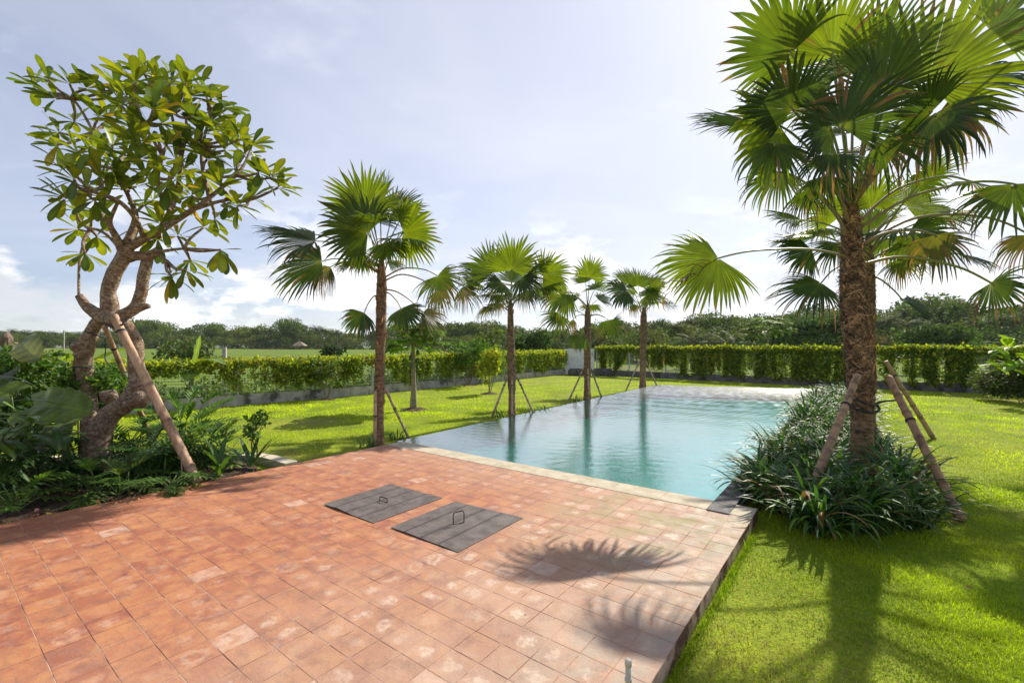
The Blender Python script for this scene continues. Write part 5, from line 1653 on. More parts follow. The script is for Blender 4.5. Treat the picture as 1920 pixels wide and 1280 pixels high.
gr_ = np.random.default_rng(31)
def selloum_plant(label, base, n, L, pet, col, seed, group='cut leaf plants of the left bed', e0=0.3, e1=1.3, az0=0, az1=6.28, droop=0.7):
    n = int(n * 1.4); L *= 1.2; pet *= 1.15
    r = np.random.default_rng(seed)
    root = thing('cut_leaf_plant', label, 'plant', tuple(base), group)
    bag, mb = Bag(), MB()
    for i in range(n):
        selloum(r, bag, mb, (r.normal(0, .03), r.normal(0, .03), 0.0), az0 + (az1 - az0) * (i + r.random() * .6) / n, r.uniform(e0, e1), pet * r.uniform(0.6, 1.15), L * r.uniform(0.75, 1.15), np.array(col) * r.uniform(0.75, 1.3), droop=droop)
    bag.put('leaves', M['leaf'], root); mb.build('stalks', M['petiole'], root)
DG, MG, LG = (0.045, 0.10, 0.025), (0.08, 0.155, 0.028), (0.12, 0.20, 0.03)
selloum_plant('low cut leaf plant at the left edge of the terrace, beside bare soil', G(28, 960, -.03), 9, 0.26, 0.26, (0.09, 0.17, 0.03), 1)
selloum_plant('drooping cut leaf plant left of the frangipani foot, on a bent stem', G(78, 905, -.03) + Vector((0, 0, .28)), 10, 0.30, 0.30, DG, 2, e0=0.0, e1=1.0, droop=1.1)
selloum_plant('small cut leaf plant in front of the frangipani foot', G(175, 930, -.03), 9, 0.22, 0.24, (0.10, 0.19, 0.03), 3)
selloum_plant('small dull cut leaf plant right of the frangipani foot', G(228, 925, -.03), 9, 0.22, 0.20, (0.08, 0.12, 0.03), 4)
selloum_plant('dense cut leaf plant behind the foot of the thick pole', G(330, 872, -.03), 16, 0.30, 0.48, MG, 5)
selloum_plant('dense cut leaf plant left of the thick pole', G(285, 888, -.03), 15, 0.28, 0.42, DG, 6)
selloum_plant('cut leaf plant standing tall behind the thick pole', G(345, 850, -.03), 12, 0.32, 0.68, MG, 7, e0=0.8, e1=1.4)
selloum_plant('cut leaf plant right of the thick pole', G(372, 878, -.03), 13, 0.26, 0.36, DG, 8)
selloum_plant('sprawling low cut leaf plant by the terrace edge under the thick pole', G(318, 918, -.03), 11, 0.22, 0.22, MG, 9, e0=.1, e1=.9)
selloum_plant('cut leaf plant lying low between frangipani foot and bare soil', G(118, 915, -.03), 10, 0.24, 0.22, DG, 10, e0=.1, e1=.8)
selloum_plant('cut leaf plant rising beside the frangipani bend', G(232, 850, -.03), 9, 0.34, 0.45, (0.09, 0.18, 0.035), 11, e0=0.5, e1=1.1, az0=-0.7, az1=0.9)
selloum_plant('bushy cut leaf plant between frangipani and the thin pole behind', G(255, 868, -.03), 14, 0.28, 0.5, MG, 12)
selloum_plant('dark cut leaf plant left of the frangipani foot near the kerb', G(95, 880, -.03), 13, 0.30, 0.5, DG, 13)
selloum_plant('cut leaf plant in the left corner behind the low one', G(20, 915, -.03), 13, 0.30, 0.45, DG, 14)
selloum_plant('lush cut leaf plant halfway between thick pole and pleated leaves', G(392, 866, -.03), 12, 0.26, 0.42, LG, 15)
for i, (px, py, n, L) in enumerate(((262, 905, 20, 0.36), (300, 900, 26, 0.42), (350, 890, 24, 0.40), (385, 888, 20, 0.34))):
    r = np.random.default_rng(100 + i)
    base = np.stack([r.normal(0, .06, n), r.normal(0, .06, n), np.zeros(n)], 1)
    c = np.array((0.06, 0.13, 0.03)) * r.uniform(0.7, 1.5, (n, 1))
    root = thing('grassy_plant', ['narrow leaved tuft right of the frangipani foot', 'narrow leaved tuft left of the thick pole', 'narrow leaved tuft just behind the foot of the thick pole', 'narrow leaved tuft right of the thick pole'][i], 'plant', tuple(G(px, py, -.03)), 'narrow leaved tufts of the left bed')
    V, F, C = blades(r, base, r.uniform(0, 6.28, n), r.uniform(.5, 1.45, n), L * r.uniform(.6, 1.1, n), 0.022, r.uniform(.5, 1.9, n), 7, c, c * 1.2, .3, 1, .5)
    put('leaves', mesh_np('leaves', V, F, M['leaf'], C), root)

# large elephant ear plants
EARS = 1
def ear_plant(label, base, leaves, col, seed, mat='glossleaf'):
    r = np.random.default_rng(seed)
    root = thing('elephant_ear_plant', label, 'plant', tuple(base), 'elephant ear plants of the left bed')
    for (hub, az, el, L, W, cfac, rol) in leaves:
        h = Vector(hub) - Vector(base)
        V, F, C = broad_leaf(r, tuple(h), R(az), R(el), L, W, 0.7, 'heart', np.array(col) * cfac, 22, 16, 0.075, roll=R(rol))
        lf = put('leaf', mesh_np('leaf', V, F, M[mat], C, True), root)
        mb = MB(); mb.tube(spline([Vector((0, 0, 0)), h * 0.5 + Vector((0, 0, .12)), h + Vector((0, 0, 0.0))], 4), [0.02] * 4 + [0.014] * 5, 7, col=(0.12, 0.18, 0.05))
        put('stalk', mb.mesh('stalk', M['petiole'], True), lf)
ear_plant('elephant ear plant with one huge dark drooping leaf left of the frangipani', Vector((-6.35, 5.9, -.03)),
    [(S(62, 762, 5.25), -18, 8, 0.74, 0.54, 1.0, 48), (S(30, 800, 5.1), -60, -10, 0.45, 0.42, 0.8, 40), (S(20, 740, 5.7), 200, 20, 0.5, 0.45, 0.9, -40), (S(120, 790, 5.6), -70, -20, 0.42, 0.36, 0.9, 10)], (0.11, 0.17, 0.018), 3)
ear_plant('elephant ear plant with a pale glossy leaf high at the left edge', Vector((-7.5, 6.6, -.03)),
    [(S(42, 640, 6.3), -35, -22, 0.46, 0.40, 1.0, 48), (S(10, 700, 6.2), -60, -10, 0.5, 0.45, 0.6, 30)], (0.17, 0.20, 0.10), 4)

# ginger: long lance leaves along leaning canes
def ginger(label, canes, col, seed, Lf=0.50, W=0.095):
    r = np.random.default_rng(seed); base = Vector(canes[0][0])
    root = thing('ginger_plant', label, 'plant', tuple(base), 'ginger clumps of the left bed')
    bag, mb = Bag(), MB()
    for (p0, p1) in canes:
        p0, p1 = Vector(p0) - base, Vector(p1) - base
        P = spline([p0, (p0 + p1) / 2 + Vector((0, 0, 0.1)), p1], 6)
        mb.tube(P, 0.010, 6, col=(0.10, 0.16, 0.04))
        d = (p1 - p0); azc = math.atan2(d.y, d.x)
        for i, q in enumerate(P[2:]):
            az = azc + (0.75 if i % 2 else -0.75) + r.normal(0, .25)
            c = np.array(col) * r.uniform(0.7, 1.4)
            bag.add(broad_leaf(r, tuple(q), az, r.uniform(-.1, .6), Lf * r.uniform(.8, 1.15), W * r.uniform(.8, 1.2), r.uniform(.5, 1.2), 'lance', c, 9, 4, 0.01, 1.5))
    bag.put('leaves', M['glossleaf'], root, True); mb.build('canes', M['petiole'], root, True)
gb = Vector((-6.2, 5.1, -.03))
ginger('ginger clump with long glossy leaves reaching right under the huge leaf', [(gb, S(55, 790, 4.75)), (gb, S(100, 800, 5.1)), (gb + Vector((.1, .1, 0)), S(20, 800, 4.6)), (gb, S(120, 815, 5.3))], (0.05, 0.11, 0.025), 5, 0.42, 0.085)
gb = Vector((-6.6, 5.2, -.03))
ginger('ginger clump with bright lit leaves at the left edge of the view', [(gb, S(-20, 690, 5.0)), (gb, S(10, 745, 4.9)), (gb, S(-40, 760, 4.6)), (gb, S(-10, 820, 4.6))], (0.10, 0.18, 0.025), 6, 0.46, 0.095)
# leafy shrub behind
def leafy(name, label, cat, centre, rad, n, size, pal, seed, group=None, stems=6, mat='leaf', foot=None, squash=1.0, lobes=9, shell=0.5):
    r = np.random.default_rng(seed); rr = random.Random(seed)
    c = Vector(centre); base = Vector(foot) if foot is not None else Vector((c.x, c.y, LAWN))
    root = thing(name, label, cat, tuple(base), group)
    lb = [Vector((rr.uniform(-.7, .7) * rad[0], rr.uniform(-.7, .7) * rad[1], rr.uniform(-.7, .7) * rad[2])) for _ in range(lobes)]
    pos = []
    for i in range(n):
        l = lb[i % lobes]; v = r.normal(size=3); v /= np.linalg.norm(v); q = (shell + (1 - shell) * r.random()) * 0.52
        pos.append(((c.x - base.x) + l.x + v[0] * rad[0] * q, (c.y - base.y) + l.y + v[1] * rad[1] * q, (c.z - base.z) + l.z + v[2] * rad[2] * q))
    pal = np.array(pal); C = pal[r.integers(0, len(pal), n)] * r.uniform(0.7, 1.3, (n, 1))
    q = inst(LEAF_V, LEAF_F, np.array(pos), r.uniform(size * .7, size * 1.3, n), r, 0.8, C)
    put('foliage', mesh_np('foliage', q[0], q[1], M[mat], q[2]), root)
    mb = MB()
    for k in range(stems):
        t_ = (c - base) + lb[k % lobes]
        mb.tube(spline([Vector((rr.uniform(-.04, .04), rr.uniform(-.04, .04), 0)), t_ * 0.5 + Vector((rr.uniform(-.06, .06), rr.uniform(-.06, .06), 0)), t_], 4), lerp_list([0.014, 0.009, 0.004], 4), 6)
        mb.build('stem', M['twig'], root); mb = MB()
    return root
P1 = [(0.10, 0.19, 0.03), (0.06, 0.13, 0.025), (0.14, 0.22, 0.035), (0.045, 0.10, 0.02)]
leafy('shrub', 'leafy green shrub behind the left elephant ears', 'shrub', S(60, 715, 7.0), (0.8, 0.7, 0.50), 2600, 0.10, P1, 40, None, 7)
leafy('shrub', 'leafy shrub between the dark pole and the left stem of the frangipani', 'shrub', S(150, 735, 6.9), (0.75, 0.45, 0.40), 2400, 0.085, P1, 41, None, 7)
leafy('shrub', 'low dark leafy shrub under the huge leaf in the left corner', 'shrub', S(30, 790, 6.3), (0.7, 0.6, 0.45), 1600, 0.10, [(0.04, .09, .02), (.06, .12, .02)], 42, None, 7)
leafy('shrub', 'small leafy shrub between the two stems of the frangipani', 'shrub', S(205, 720, 7.4), (0.40, 0.4, 0.38), 1100, 0.08, P1, 43, None, 5)
# pleated leaf orchids at the corner of the bed
def orchid(label, base, dirs, col, seed):
    r = np.random.default_rng(seed)
    root = thing('pleated_leaf_plant', label, 'plant', tuple(base), 'broad pleated leaf plants at the bed corner')
    bag = Bag()
    for (az, el, L, W, bend) in dirs:
        bag.add(broad_leaf(r, (r.normal(0, .02), r.normal(0, .02), 0), R(az), R(el), L, W, bend, 'lance', np.array(col) * r.uniform(.75, 1.35), 12, 6, 0.012, 1.2))
    bag.put('leaves', M['glossleaf'], root)
orchid('upright pleated leaf plant near the bed corner', G(413, 893, -.03), [(200, 80, .62, .10, .35), (20, 76, .66, .09, .5), (250, 72, .5, .10, .5), (140, 70, .55, .09, .6), (-30, 66, .5, .08, .8), (60, 60, .5, .08, .9), (170, 55, .45, .07, 1.0), (-80, 58, .45, .08, .9), (100, 75, .6, .08, .6)], (0.07, 0.15, 0.03), 71)
orchid('pleated leaf plant at the bed corner fanning out to the right', G(470, 876, -.03), [(0, 55, .62, .075, .45), (12, 47, .66, .07, .4), (25, 62, .60, .07, .5), (-18, 50, .5, .07, .8), (180, 60, .5, .075, .7), (150, 70, .52, .07, .6), (210, 48, .45, .07, 1.0), (-8, 66, .58, .065, .5), (90, 72, .5, .06, .5), (-5, 30, .45, .05, .6), (168, 42, .5, .06, .6)], (0.055, 0.125, 0.03), 72)
leafy('sapling', 'thin leafy sapling rising above the pleated leaves at the bed corner', 'sapling', S(488, 795, 6.7), (0.16, 0.16, 0.20), 150, 0.095, [(0.07, 0.14, 0.03), (0.10, 0.18, 0.03)], 44, None, 4, foot=G(478, 868, -.03), lobes=6)
# bent dead stem and twigs
root = thing('bent_stem', 'bent bare grey stem leaning out of the soil at the left', 'stem', tuple(G(38, 925, -.03)))
o_ = Vector(root.location)
mb = MB(); mb.tube([p - o_ for p in spline([G(38, 925, -.03), S(52, 895, 5.5), S(68, 872, 5.6), S(84, 835, 5.8), S(110, 800, 6.0)], 6)], 0.026, 9); mb.build('wood', M['deadwood'], root, True)
root = thing('thin_stake', 'thin upright stick at the terrace edge under the thick pole', 'stick', tuple(G(339, 911, -.02)))
mb = MB(); mb.tube([(0, 0, 0), (0.01, 0, 0.2), (0, 0, 0.36)], 0.006, 6); mb.build('stick', M['deadwood'], root)

# ================================================================ LAWN TREES
def papaya(label, base, h, crown, n, seed, group, tr=0.06, fruit=True, lsz=0.42, col=(0.14, 0.24, 0.03)):
    r = np.random.default_rng(seed); rr = random.Random(seed)
    root = thing('papaya_tree', label, 'tree', tuple(base), group)
    mb = MB(); P = spline([Vector((0, 0, -0.02)), Vector((0.01, 0, h * .4)), Vector((-0.01, 0, h * .75)), Vector((0, 0, h))], 6)
    mb.tube(P, lerp_list([tr * 1.45, tr * .9, tr * .75, tr * .5], 6), 12); mb.build('trunk', M['papbark'], root, True)
    bag = Bag(); mb = MB()
    for i in range(n):
        az = i * 2.4; el = rr.uniform(-.25, 1.1); pl = crown * rr.uniform(.55, 1.0)
        b = Vector((0, 0, h - rr.uniform(0, .22) * crown))
        d = Vector((math.cos(az) * math.cos(el), math.sin(az) * math.cos(el), math.sin(el)))
        hub = b + d * pl
        mb.tube(spline([b, b + d * pl * .5 + Vector((0, 0, .04)), hub], 3), 0.008, 5, col=(0.20, 0.26, 0.06))
        k = 9
        azs = az + np.linspace(-2.3, 2.3, k)
        ln = lsz * (1 - .45 * (np.abs(np.linspace(-1, 1, k)) ** 1.5)) * r.uniform(.85, 1.1, k)
        c = np.array(col) * rr.uniform(.7, 1.3)
        bag.add(blades(r, np.tile(np.array(hub), (k, 1)), azs, r.uniform(-.3, .2, k), ln, ln * 0.30, r.uniform(.3, .9, k), 5, c, c * 1.1, .15, 1))
        bag.add(blades(r, np.tile(np.array(hub), (k, 1)) + (np.stack([np.cos(azs), np.sin(azs), azs * 0], 1) * (ln * .5)[:, None]), azs + .6, r.uniform(-.4, .1, k), ln * .4, ln * 0.16, .4, 4, c, c, .15, 1))
        bag.add(blades(r, np.tile(np.array(hub), (k, 1)) + (np.stack([np.cos(azs), np.sin(azs), azs * 0], 1) * (ln * .5)[:, None]), azs - .6, r.uniform(-.4, .1, k), ln * .4, ln * 0.16, .4, 4, c, c, .15, 1))
    put('crown', mesh_np('crown', np.concatenate(bag.V), np.concatenate(bag.F), M['leaf' if fruit else 'far'], np.concatenate(bag.C)), root)
    mb.build('leaf_stalks', M['petiole'], root)
    if fruit:
        for i in range(7):
            a = i * 2.1; z = h - 0.28 - 0.11 * i / 1.4
            mb = MB(); Vv = []; n1, m1 = 12, 8
            for q in range(m1 + 1):
                th = math.pi * q / m1
                for k_ in range(n1):
                    b2 = 2 * math.pi * k_ / n1
                    Vv.append((0.055 * math.sin(th) * math.cos(b2) * (1 - .2 * math.cos(th)), 0.055 * math.sin(th) * math.sin(b2) * (1 - .2 * math.cos(th)), 0.085 * math.cos(th)))
            Fq = [[q * n1 + k_, (q + 1) * n1 + k_, (q + 1) * n1 + (k_ + 1) % n1, q * n1 + (k_ + 1) % n1] for q in range(m1) for k_ in range(n1)]
            mb.add(np.array(Vv) + np.array([math.cos(a) * (tr + .05), math.sin(a) * (tr + .05), z]), np.array(Fq), (0.05, 0.12, 0.02))
            mb.build('fruit', M['petiole'], root, True)
    return root
M['papbark'] = rough_mat('papaya_bark', (0.20, 0.16, 0.11), (0.34, 0.28, 0.19), 8, 0.8, 0.4, 30, stretch=(1, 1, 3))
pp = G(775, 768, LAWN)
papaya('papaya tree with green fruits on the lawn behind the tallest row palm', pp, 1.95, 0.75, 34, 5, 'papaya trees', 0.075, lsz=0.50)
def mound(label, p, rr0):
    root = thing('soil_mound', label, 'soil', (p.x, p.y, LAWN))
    V = []; n1 = 28
    for q in range(6):
        f = q / 5
        for k in range(n1):
            a = 2 * math.pi * k / n1
            rad_ = rr0 * f * (1 + .22 * noise.noise(Vector((math.cos(a) * 1.5, math.sin(a) * 1.5, p.x))) * f)
            V.append((math.cos(a) * rad_, math.sin(a) * rad_, 0.075 * (1 - f) ** .8 + 0.015 * noise.noise(Vector((math.cos(a) * f * 6, math.sin(a) * f * 6, p.y))) + 0.004))
    F = [[q * n1 + k, (q + 1) * n1 + k, (q + 1) * n1 + (k + 1) % n1, q * n1 + (k + 1) % n1] for q in range(5) for k in range(n1)]
    put('earth', mesh_np('earth', V, np.array(F), M['soil'], smooth=True), root)
mound('ring of bare earth round the papaya trunk', pp, 0.42)
yb = G(918, 738, LAWN)
leafy('young_tree', 'bright yellow leaved young tree on the lawn', 'young tree', yb + Vector((0, 0, 1.02)), (0.46, 0.42, 0.66), 900, 0.15, [(0.34, 0.36, 0.03), (0.24, 0.30, 0.03), (0.40, 0.40, 0.04)], 51, 'young trees by the left fence', 6)
mound('patch of bare earth round the yellow young tree', yb, 0.36)
t2 = G(879, 722, LAWN)
leafy('young_tree', 'green young tree with round crown left of the yellow one', 'young tree', t2 + Vector((0, 0, 1.45)), (1.0, 0.9, 0.68), 1500, 0.15, [(0.07, 0.15, 0.025), (0.11, 0.19, 0.03)], 52, 'young trees by the left fence', 6)
mound('patch of bare earth round the green young tree', t2, 0.4)
t3 = G(615, 749, LAWN)
leafy('young_tree', 'sparse dark young tree close to the left fence', 'young tree', t3 + Vector((0, 0, 0.92)), (0.5, 0.45, 0.48), 420, 0.12, [(0.06, 0.12, 0.025), (0.12, 0.13, 0.03)], 53, 'young trees by the left fence', 6)
mound('patch of bare earth round the sparse young tree', t3, 0.25)
t4 = G(922, 716, LAWN)
leafy('young_tree', 'taller light green young tree right behind the yellow one', 'young tree', S(918, 672, 24.0), (0.75, 0.7, 0.95), 1000, 0.17, [(0.13, 0.22, 0.03), (0.10, 0.19, 0.03)], 54, 'young trees by the left fence', 6)

# right edge: bright wide leaves and a purple flowering bush
root = thing('plantain_shrub', 'bright broad leaved plant at the right edge by the far fence', 'plant', tuple(G(1905, 738, LAWN)))
o_ = Vector(root.location); r = np.random.default_rng(9); rr = random.Random(9)
bag, mb = Bag(), MB()
for i in range(46):
    y = 14.6 + rr.uniform(-.7, .5)
    hub = S(1912 + rr.uniform(-38, 40), 676 + rr.uniform(-34, 30), y) - o_
    az = rr.uniform(0, 6.28)
    if hub.x < S(1900, 600, 14.6).x - o_.x: az = math.pi + rr.uniform(-.8, .8)
    c = np.array(((0.20, 0.32, 0.035), (0.13, 0.24, 0.03), (0.26, 0.36, 0.04))[i % 3])
    bag.add(broad_leaf(r, tuple(hub), az, rr.uniform(0.0, 1.2), rr.uniform(.55, .85), rr.uniform(.20, .28), .8, 'lance', c, 8, 4, .012, 1.3))
for i in range(6):
    hub = S(1915 + rr.uniform(-25, 30), 690, 14.6) - o_
    mb.tube(spline([Vector((rr.uniform(-.1, .1), rr.uniform(-.1, .1), 0)), hub * .5, hub], 3), 0.02, 6, col=(.15, .18, .06))
bag.put('leaves', M['leaf'], root, True); mb.build('stems', M['petiole'], root)
root = thing('flower_shrub', 'low shrub with small purple flowers at the right edge of the lawn', 'shrub', tuple(G(1880, 742, LAWN)))
o_ = Vector(root.location); pos = []; r = np.random.default_rng(77)
N = 7000
cen = np.array([[S(px, py, y).x, y, S(px, py, y).z] for px, py, y in ((1850, 715, 16.2), (1875, 705, 15.6), (1900, 700, 15.4), (1925, 705, 15.0), (1865, 722, 15.6), (1895, 722, 15.0), (1930, 722, 14.7), (1960, 700, 14.4))])
ci = r.integers(0, len(cen), N)
v = r.normal(size=(N, 3)); v /= np.linalg.norm(v, axis=1)[:, None]
pos = cen[ci] + v * (r.random((N, 1)) ** .35) * np.array([0.62, 0.5, 0.42]) - np.array(o_)
pos[:, 2] = np.maximum(pos[:, 2], 0.03)
C = np.array([(0.06, 0.11, 0.03), (0.04, 0.08, 0.025), (0.10, 0.14, 0.04), (0.08, 0.06, 0.04)])[r.integers(0, 4, N)]
q = inst(LEAF_V, LEAF_F, pos, r.uniform(.06, .12, N), r, 1.0, C)
put('foliage', mesh_np('foliage', q[0], q[1], M['leaf'], q[2]), root)
K2 = 60
ci = r.integers(0, len(cen), K2); v = r.normal(size=(K2, 3)); v[:, 1] = -abs(v[:, 1]); v[:, 2] = abs(v[:, 2]); v /= np.linalg.norm(v, axis=1)[:, None]
pos = cen[ci] + v * np.array([0.66, 0.54, 0.46]) - np.array(o_)
bag = Bag()
for p in pos:
    az0 = r.uniform(0, 6.28)
    bag.add(blades(r, np.tile(p, (5, 1)), az0 + np.arange(5) * 1.257, 0.5, 0.045, 0.035, 0.3, 3, (0.45, 0.22, 0.60), (0.55, 0.32, 0.72), 0.1, 2))
bag.put('blossoms', M['petal'], root)

# ================================================================ BEHIND THE FENCE
def far_tree_mesh(seed, h, w_, n, size, pal, trunkh, lobes, flat=1.0):
    r = np.random.default_rng(seed); rr = random.Random(seed)
    lb = []
    for i in range(lobes):
        a = rr.uniform(0, 6.28); q = rr.random() ** .6
        z = rr.uniform(trunkh * .9, h * .86)
        wz = 1 - abs((z - (trunkh + h) / 2) / (h - trunkh)) ** 1.5 * .8
        lb.append((math.cos(a) * q * w_ * .62 * wz, math.sin(a) * q * w_ * .62 * wz, z, rr.uniform(.16, .30) * w_ * flat))
    per = n // lobes
    P = []; C = []
    pal = np.array(pal)
    for (x, y, z, q) in lb:
        v = r.normal(size=(per, 3)); v /= np.linalg.norm(v, axis=1)[:, None]
        rad_ = q * (0.62 + 0.45 * r.random((per, 1)))
        p = v * rad_ * np.array([1, 1, .72]) + np.array([x, y, z])
        P.append(p)
        c = pal[r.integers(0, len(pal))] * r.uniform(.75, 1.3, (per, 1))
        C.append(c)
    P = np.concatenate(P); C = np.concatenate(C)
    P[:, 2] = np.maximum(P[:, 2], 0.2)
    q = inst(LEAF_V, LEAF_F, P, r.uniform(size * .6, size * 1.4, len(P)), r, 1.0, C)
    crown = mesh_np('crown', q[0], q[1], M['far'], q[2])
    mb = MB()
    mb.tube(spline([Vector((0, 0, -1)), Vector((rr.uniform(-.3, .3), 0, h * .3)), Vector((rr.uniform(-.4, .4), 0, h * .7))], 4), lerp_list([w_ * .045, w_ * .03, w_ * .012], 4), 8)
    for k in range(6):
        l = lb[k]
        mb.tube(spline([Vector((0, 0, h * rr.uniform(.25, .5))), Vector((l[0] * .5, l[1] * .5, l[2] * .8)), Vector(l[:3])], 3), lerp_list([w_ * .018, w_ * .012, w_ * .005], 3), 6)
    return crown, mb.mesh('trunk', M['twig'], True)
def coconut_mesh(seed, h, L, n):
    r = np.random.default_rng(seed); rr = random.Random(seed)
    bag = Bag()
    for i in range(n):
        az = i * 2.4 + rr.uniform(-.3, .3); el = rr.uniform(-.35, 1.25)
        c = np.array((0.10, 0.13, 0.05)) * rr.uniform(.6, 1.35)
        # rachis points
        s = np.linspace(0.08, 1, 22); e = el - 1.1 * s ** 1.3
        x = np.cumsum(np.cos(e)) * L / 22; z = np.cumsum(np.sin(e)) * L / 22
        P = np.stack([x * math.cos(az), x * math.sin(az), z + h], 1)
        for sg in (-1, 1):
            bag.add(blades(r, P, az + sg * 1.15, e - 0.45 + r.normal(0, .15, 22), L * .24 * np.sin(np.clip(s * 2.6 + .4, 0, np.pi)) + .12, L * .035, 1.0, 3, c, c * 1.2, 0, 3))
        bag.add(blades(r, np.array([[0, 0, h]]), az, el, L, L * .02, 1.1, 10, (0.2, .2, .08), c, 0.1, 0))
    crown = mesh_np('crown', np.concatenate(bag.V), np.concatenate(bag.F), M['far'], np.concatenate(bag.C))
    mb = MB(); mb.tube(spline([Vector((0, 0, -1)), Vector((rr.uniform(-.4, .4), 0, h * .5)), Vector((0, 0, h))], 6), lerp_list([.22, .15, .12], 6), 8)
    return crown, mb.mesh('trunk', M['twig'], True)
FP = [(0.07, 0.115, 0.022), (0.09, 0.14, 0.025), (0.045, 0.08, 0.022), (0.12, 0.16, 0.03), (0.15, 0.165, 0.035)]
BT = [far_tree_mesh(1, 11, 11, 3600, .62, FP, 2.5, 26), far_tree_mesh(2, 12, 8.5, 3200, .58, FP[:3], 3, 22), far_tree_mesh(3, 8, 10, 3000, .55, FP[1:], 1.2, 22), far_tree_mesh(4, 13, 12, 4200, .62, FP[:4], 4, 28, .9), far_tree_mesh(5, 6, 8, 2600, .5, FP, .5, 18), far_tree_mesh(6, 10, 7, 2600, .5, [(0.16, 0.15, 0.05), (0.12, .13, .04), (0.2, .17, .06)], 3, 18)]
CT = [coconut_mesh(11, 10, 3.4, 24), coconut_mesh(12, 8, 3.0, 22), coconut_mesh(13, 3.2, 3.0, 20)]
KIND = ['spreading broadleaf tree', 'tall dark broadleaf tree', 'low rounded tree', 'high domed broadleaf tree', 'dense rounded bush', 'dull yellow green tree']
def far_tree(px, dist, top_py, k, label, seed, group, zbase=None):
    rr = random.Random(seed)
    x = (px - 960) / FPX * dist
    zb_ = field_z(x, dist) if zbase is None else zbase
    zt_ = EYE + (HOR - top_py) / FPX * dist
    crown, trunk = BT[k]
    H = [11, 12, 8, 13, 6, 10][k]
    s = max(0.3, (zt_ - zb_) / (H * 0.92))
    root = thing('broadleaf_tree' if k != 4 else 'bush', label, 'tree' if k != 4 else 'bush', (x, dist, zb_), group, rr.uniform(0, 6.28))
    sx = s * rr.uniform(.95, 1.25)
    root.scale = (sx, sx, s)
    put('crown', crown, root); put('trunk', trunk, root)
def coco(px, dist, top_py, k, label, seed, group):
    rr = random.Random(seed); x = (px - 960) / FPX * dist; zb_ = field_z(x, dist)
    zt_ = EYE + (HOR - top_py) / FPX * dist
    H = [11.6, 9.4, 5.4][k]; s = (zt_ - zb_) / H
    root = thing('coconut_palm', label, 'palm tree', (x, dist, zb_), group, rr.uniform(0, 6.28)); root.scale = (s, s, s)
    put('crown', CT[k][0], root); put('trunk', CT[k][1], root)
rr = random.Random(101)
# skyline of the left wood: photograph column -> row of the tree tops
SK = [(-80, 622), (30, 622), (60, 618), (100, 620), (140, 624), (200, 624), (240, 612), (270, 602), (300, 606), (320, 620), (345, 622), (370, 610), (400, 606), (430, 622), (455, 608), (480, 610), (505, 614), (530, 618), (545, 602), (565, 604), (580, 616), (620, 620), (660, 622), (720, 618), (780, 612), (840, 606), (885, 608), (905, 600), (930, 600), (955, 612), (1000, 622), (1040, 618), (1080, 616), (1140, 614)]
LB = ['%s in the far wood left of the frangipani', '%s in the far wood right of the frangipani', '%s in the far wood left of the tallest row palm', '%s in the far wood right of the tallest row palm', '%s in the far wood behind the second row palm']
def lsel(px): return LB[0] if px < 190 else LB[1] if px < 420 else LB[2] if px < 700 else LB[3] if px < 900 else LB[4]
def skyrow(px, sk): return float(np.interp(px, [s[0] for s in sk], [s[1] for s in sk]))
px = -70
i = 0
while px < 1150:
    dist = rr.uniform(185, 225) if px < 780 else rr.uniform(120, 160)
    k = rr.choice([0, 1, 3, 0, 3, 5, 2])
    top = skyrow(px, SK) + rr.choice([0, 0, 3, 6])
    lab = lsel(px) % KIND[k]
    far_tree(px, dist, top, k, lab, i, lab); i += 1
    px += rr.uniform(17, 27)
px = -80
while px < 1150:          # lower growth in front of the wood
    dist = rr.uniform(170, 186) if px < 780 else rr.uniform(105, 120)
    k = rr.choice([2, 4, 4])
    lab = lsel(px) % KIND[k]
    far_tree(px, dist, rr.uniform(627, 638) + (2 if px > 700 else 0), k, lab, i, lab); i += 1
    px += rr.uniform(20, 34)
far_tree(272, 178, 602, 3, 'large dark domed tree rising behind the thick bamboo pole', 900, 'two high domed trees of the far wood')
far_tree(548, 180, 600, 3, 'tallest round tree of the left wood, above the field hut', 901, 'two high domed trees of the far wood')
for j, (px, top) in enumerate(((591, 610), (603, 612), (613, 616), (24, 616), (100, 620), (632, 618))):
    coco(px, 175, top, j % 2, ['coconut palm right of the tallest round tree in the left wood', 'coconut palm standing close to its neighbour in the left wood', 'shorter coconut palm at the right of the palm pair in the left wood', 'coconut palm top above the red roof at the far left', 'small coconut palm in the wood left of the frangipani', 'coconut palm in the wood left of the tallest row palm'][j], j, 'coconut palms in the left wood')
# right wood, closer
SR = [(1110, 612), (1160, 614), (1200, 608), (1240, 600), (1255, 598), (1290, 594), (1320, 598), (1350, 600), (1370, 592), (1400, 598), (1430, 600), (1460, 604), (1480, 598), (1520, 590), (1560, 580), (1600, 580), (1650, 600), (1690, 590), (1730, 570), (1765, 562), (1790, 580), (1820, 590), (1860, 582), (1900, 576), (1960, 580), (2060, 590)]
RB = ['%s in the right wood behind the pool', '%s in the right wood left of the largest palm', '%s in the right wood right of the largest palm', '%s in the right wood near the right edge']
def rsel(px): return RB[0] if px < 1380 else RB[1] if px < 1620 else RB[2] if px < 1790 else RB[3]
px = 1120
while px < 2080:
    dist = rr.uniform(98, 118)
    k = rr.choice([0, 1, 3, 0, 3, 5, 1])
    lab = rsel(px) % KIND[k]
    far_tree(px, dist, skyrow(px, SR) - 8 + rr.choice([0, 2, 8, 14]), k, lab, i, lab); i += 1
    px += rr.uniform(20, 34)
px = 1110
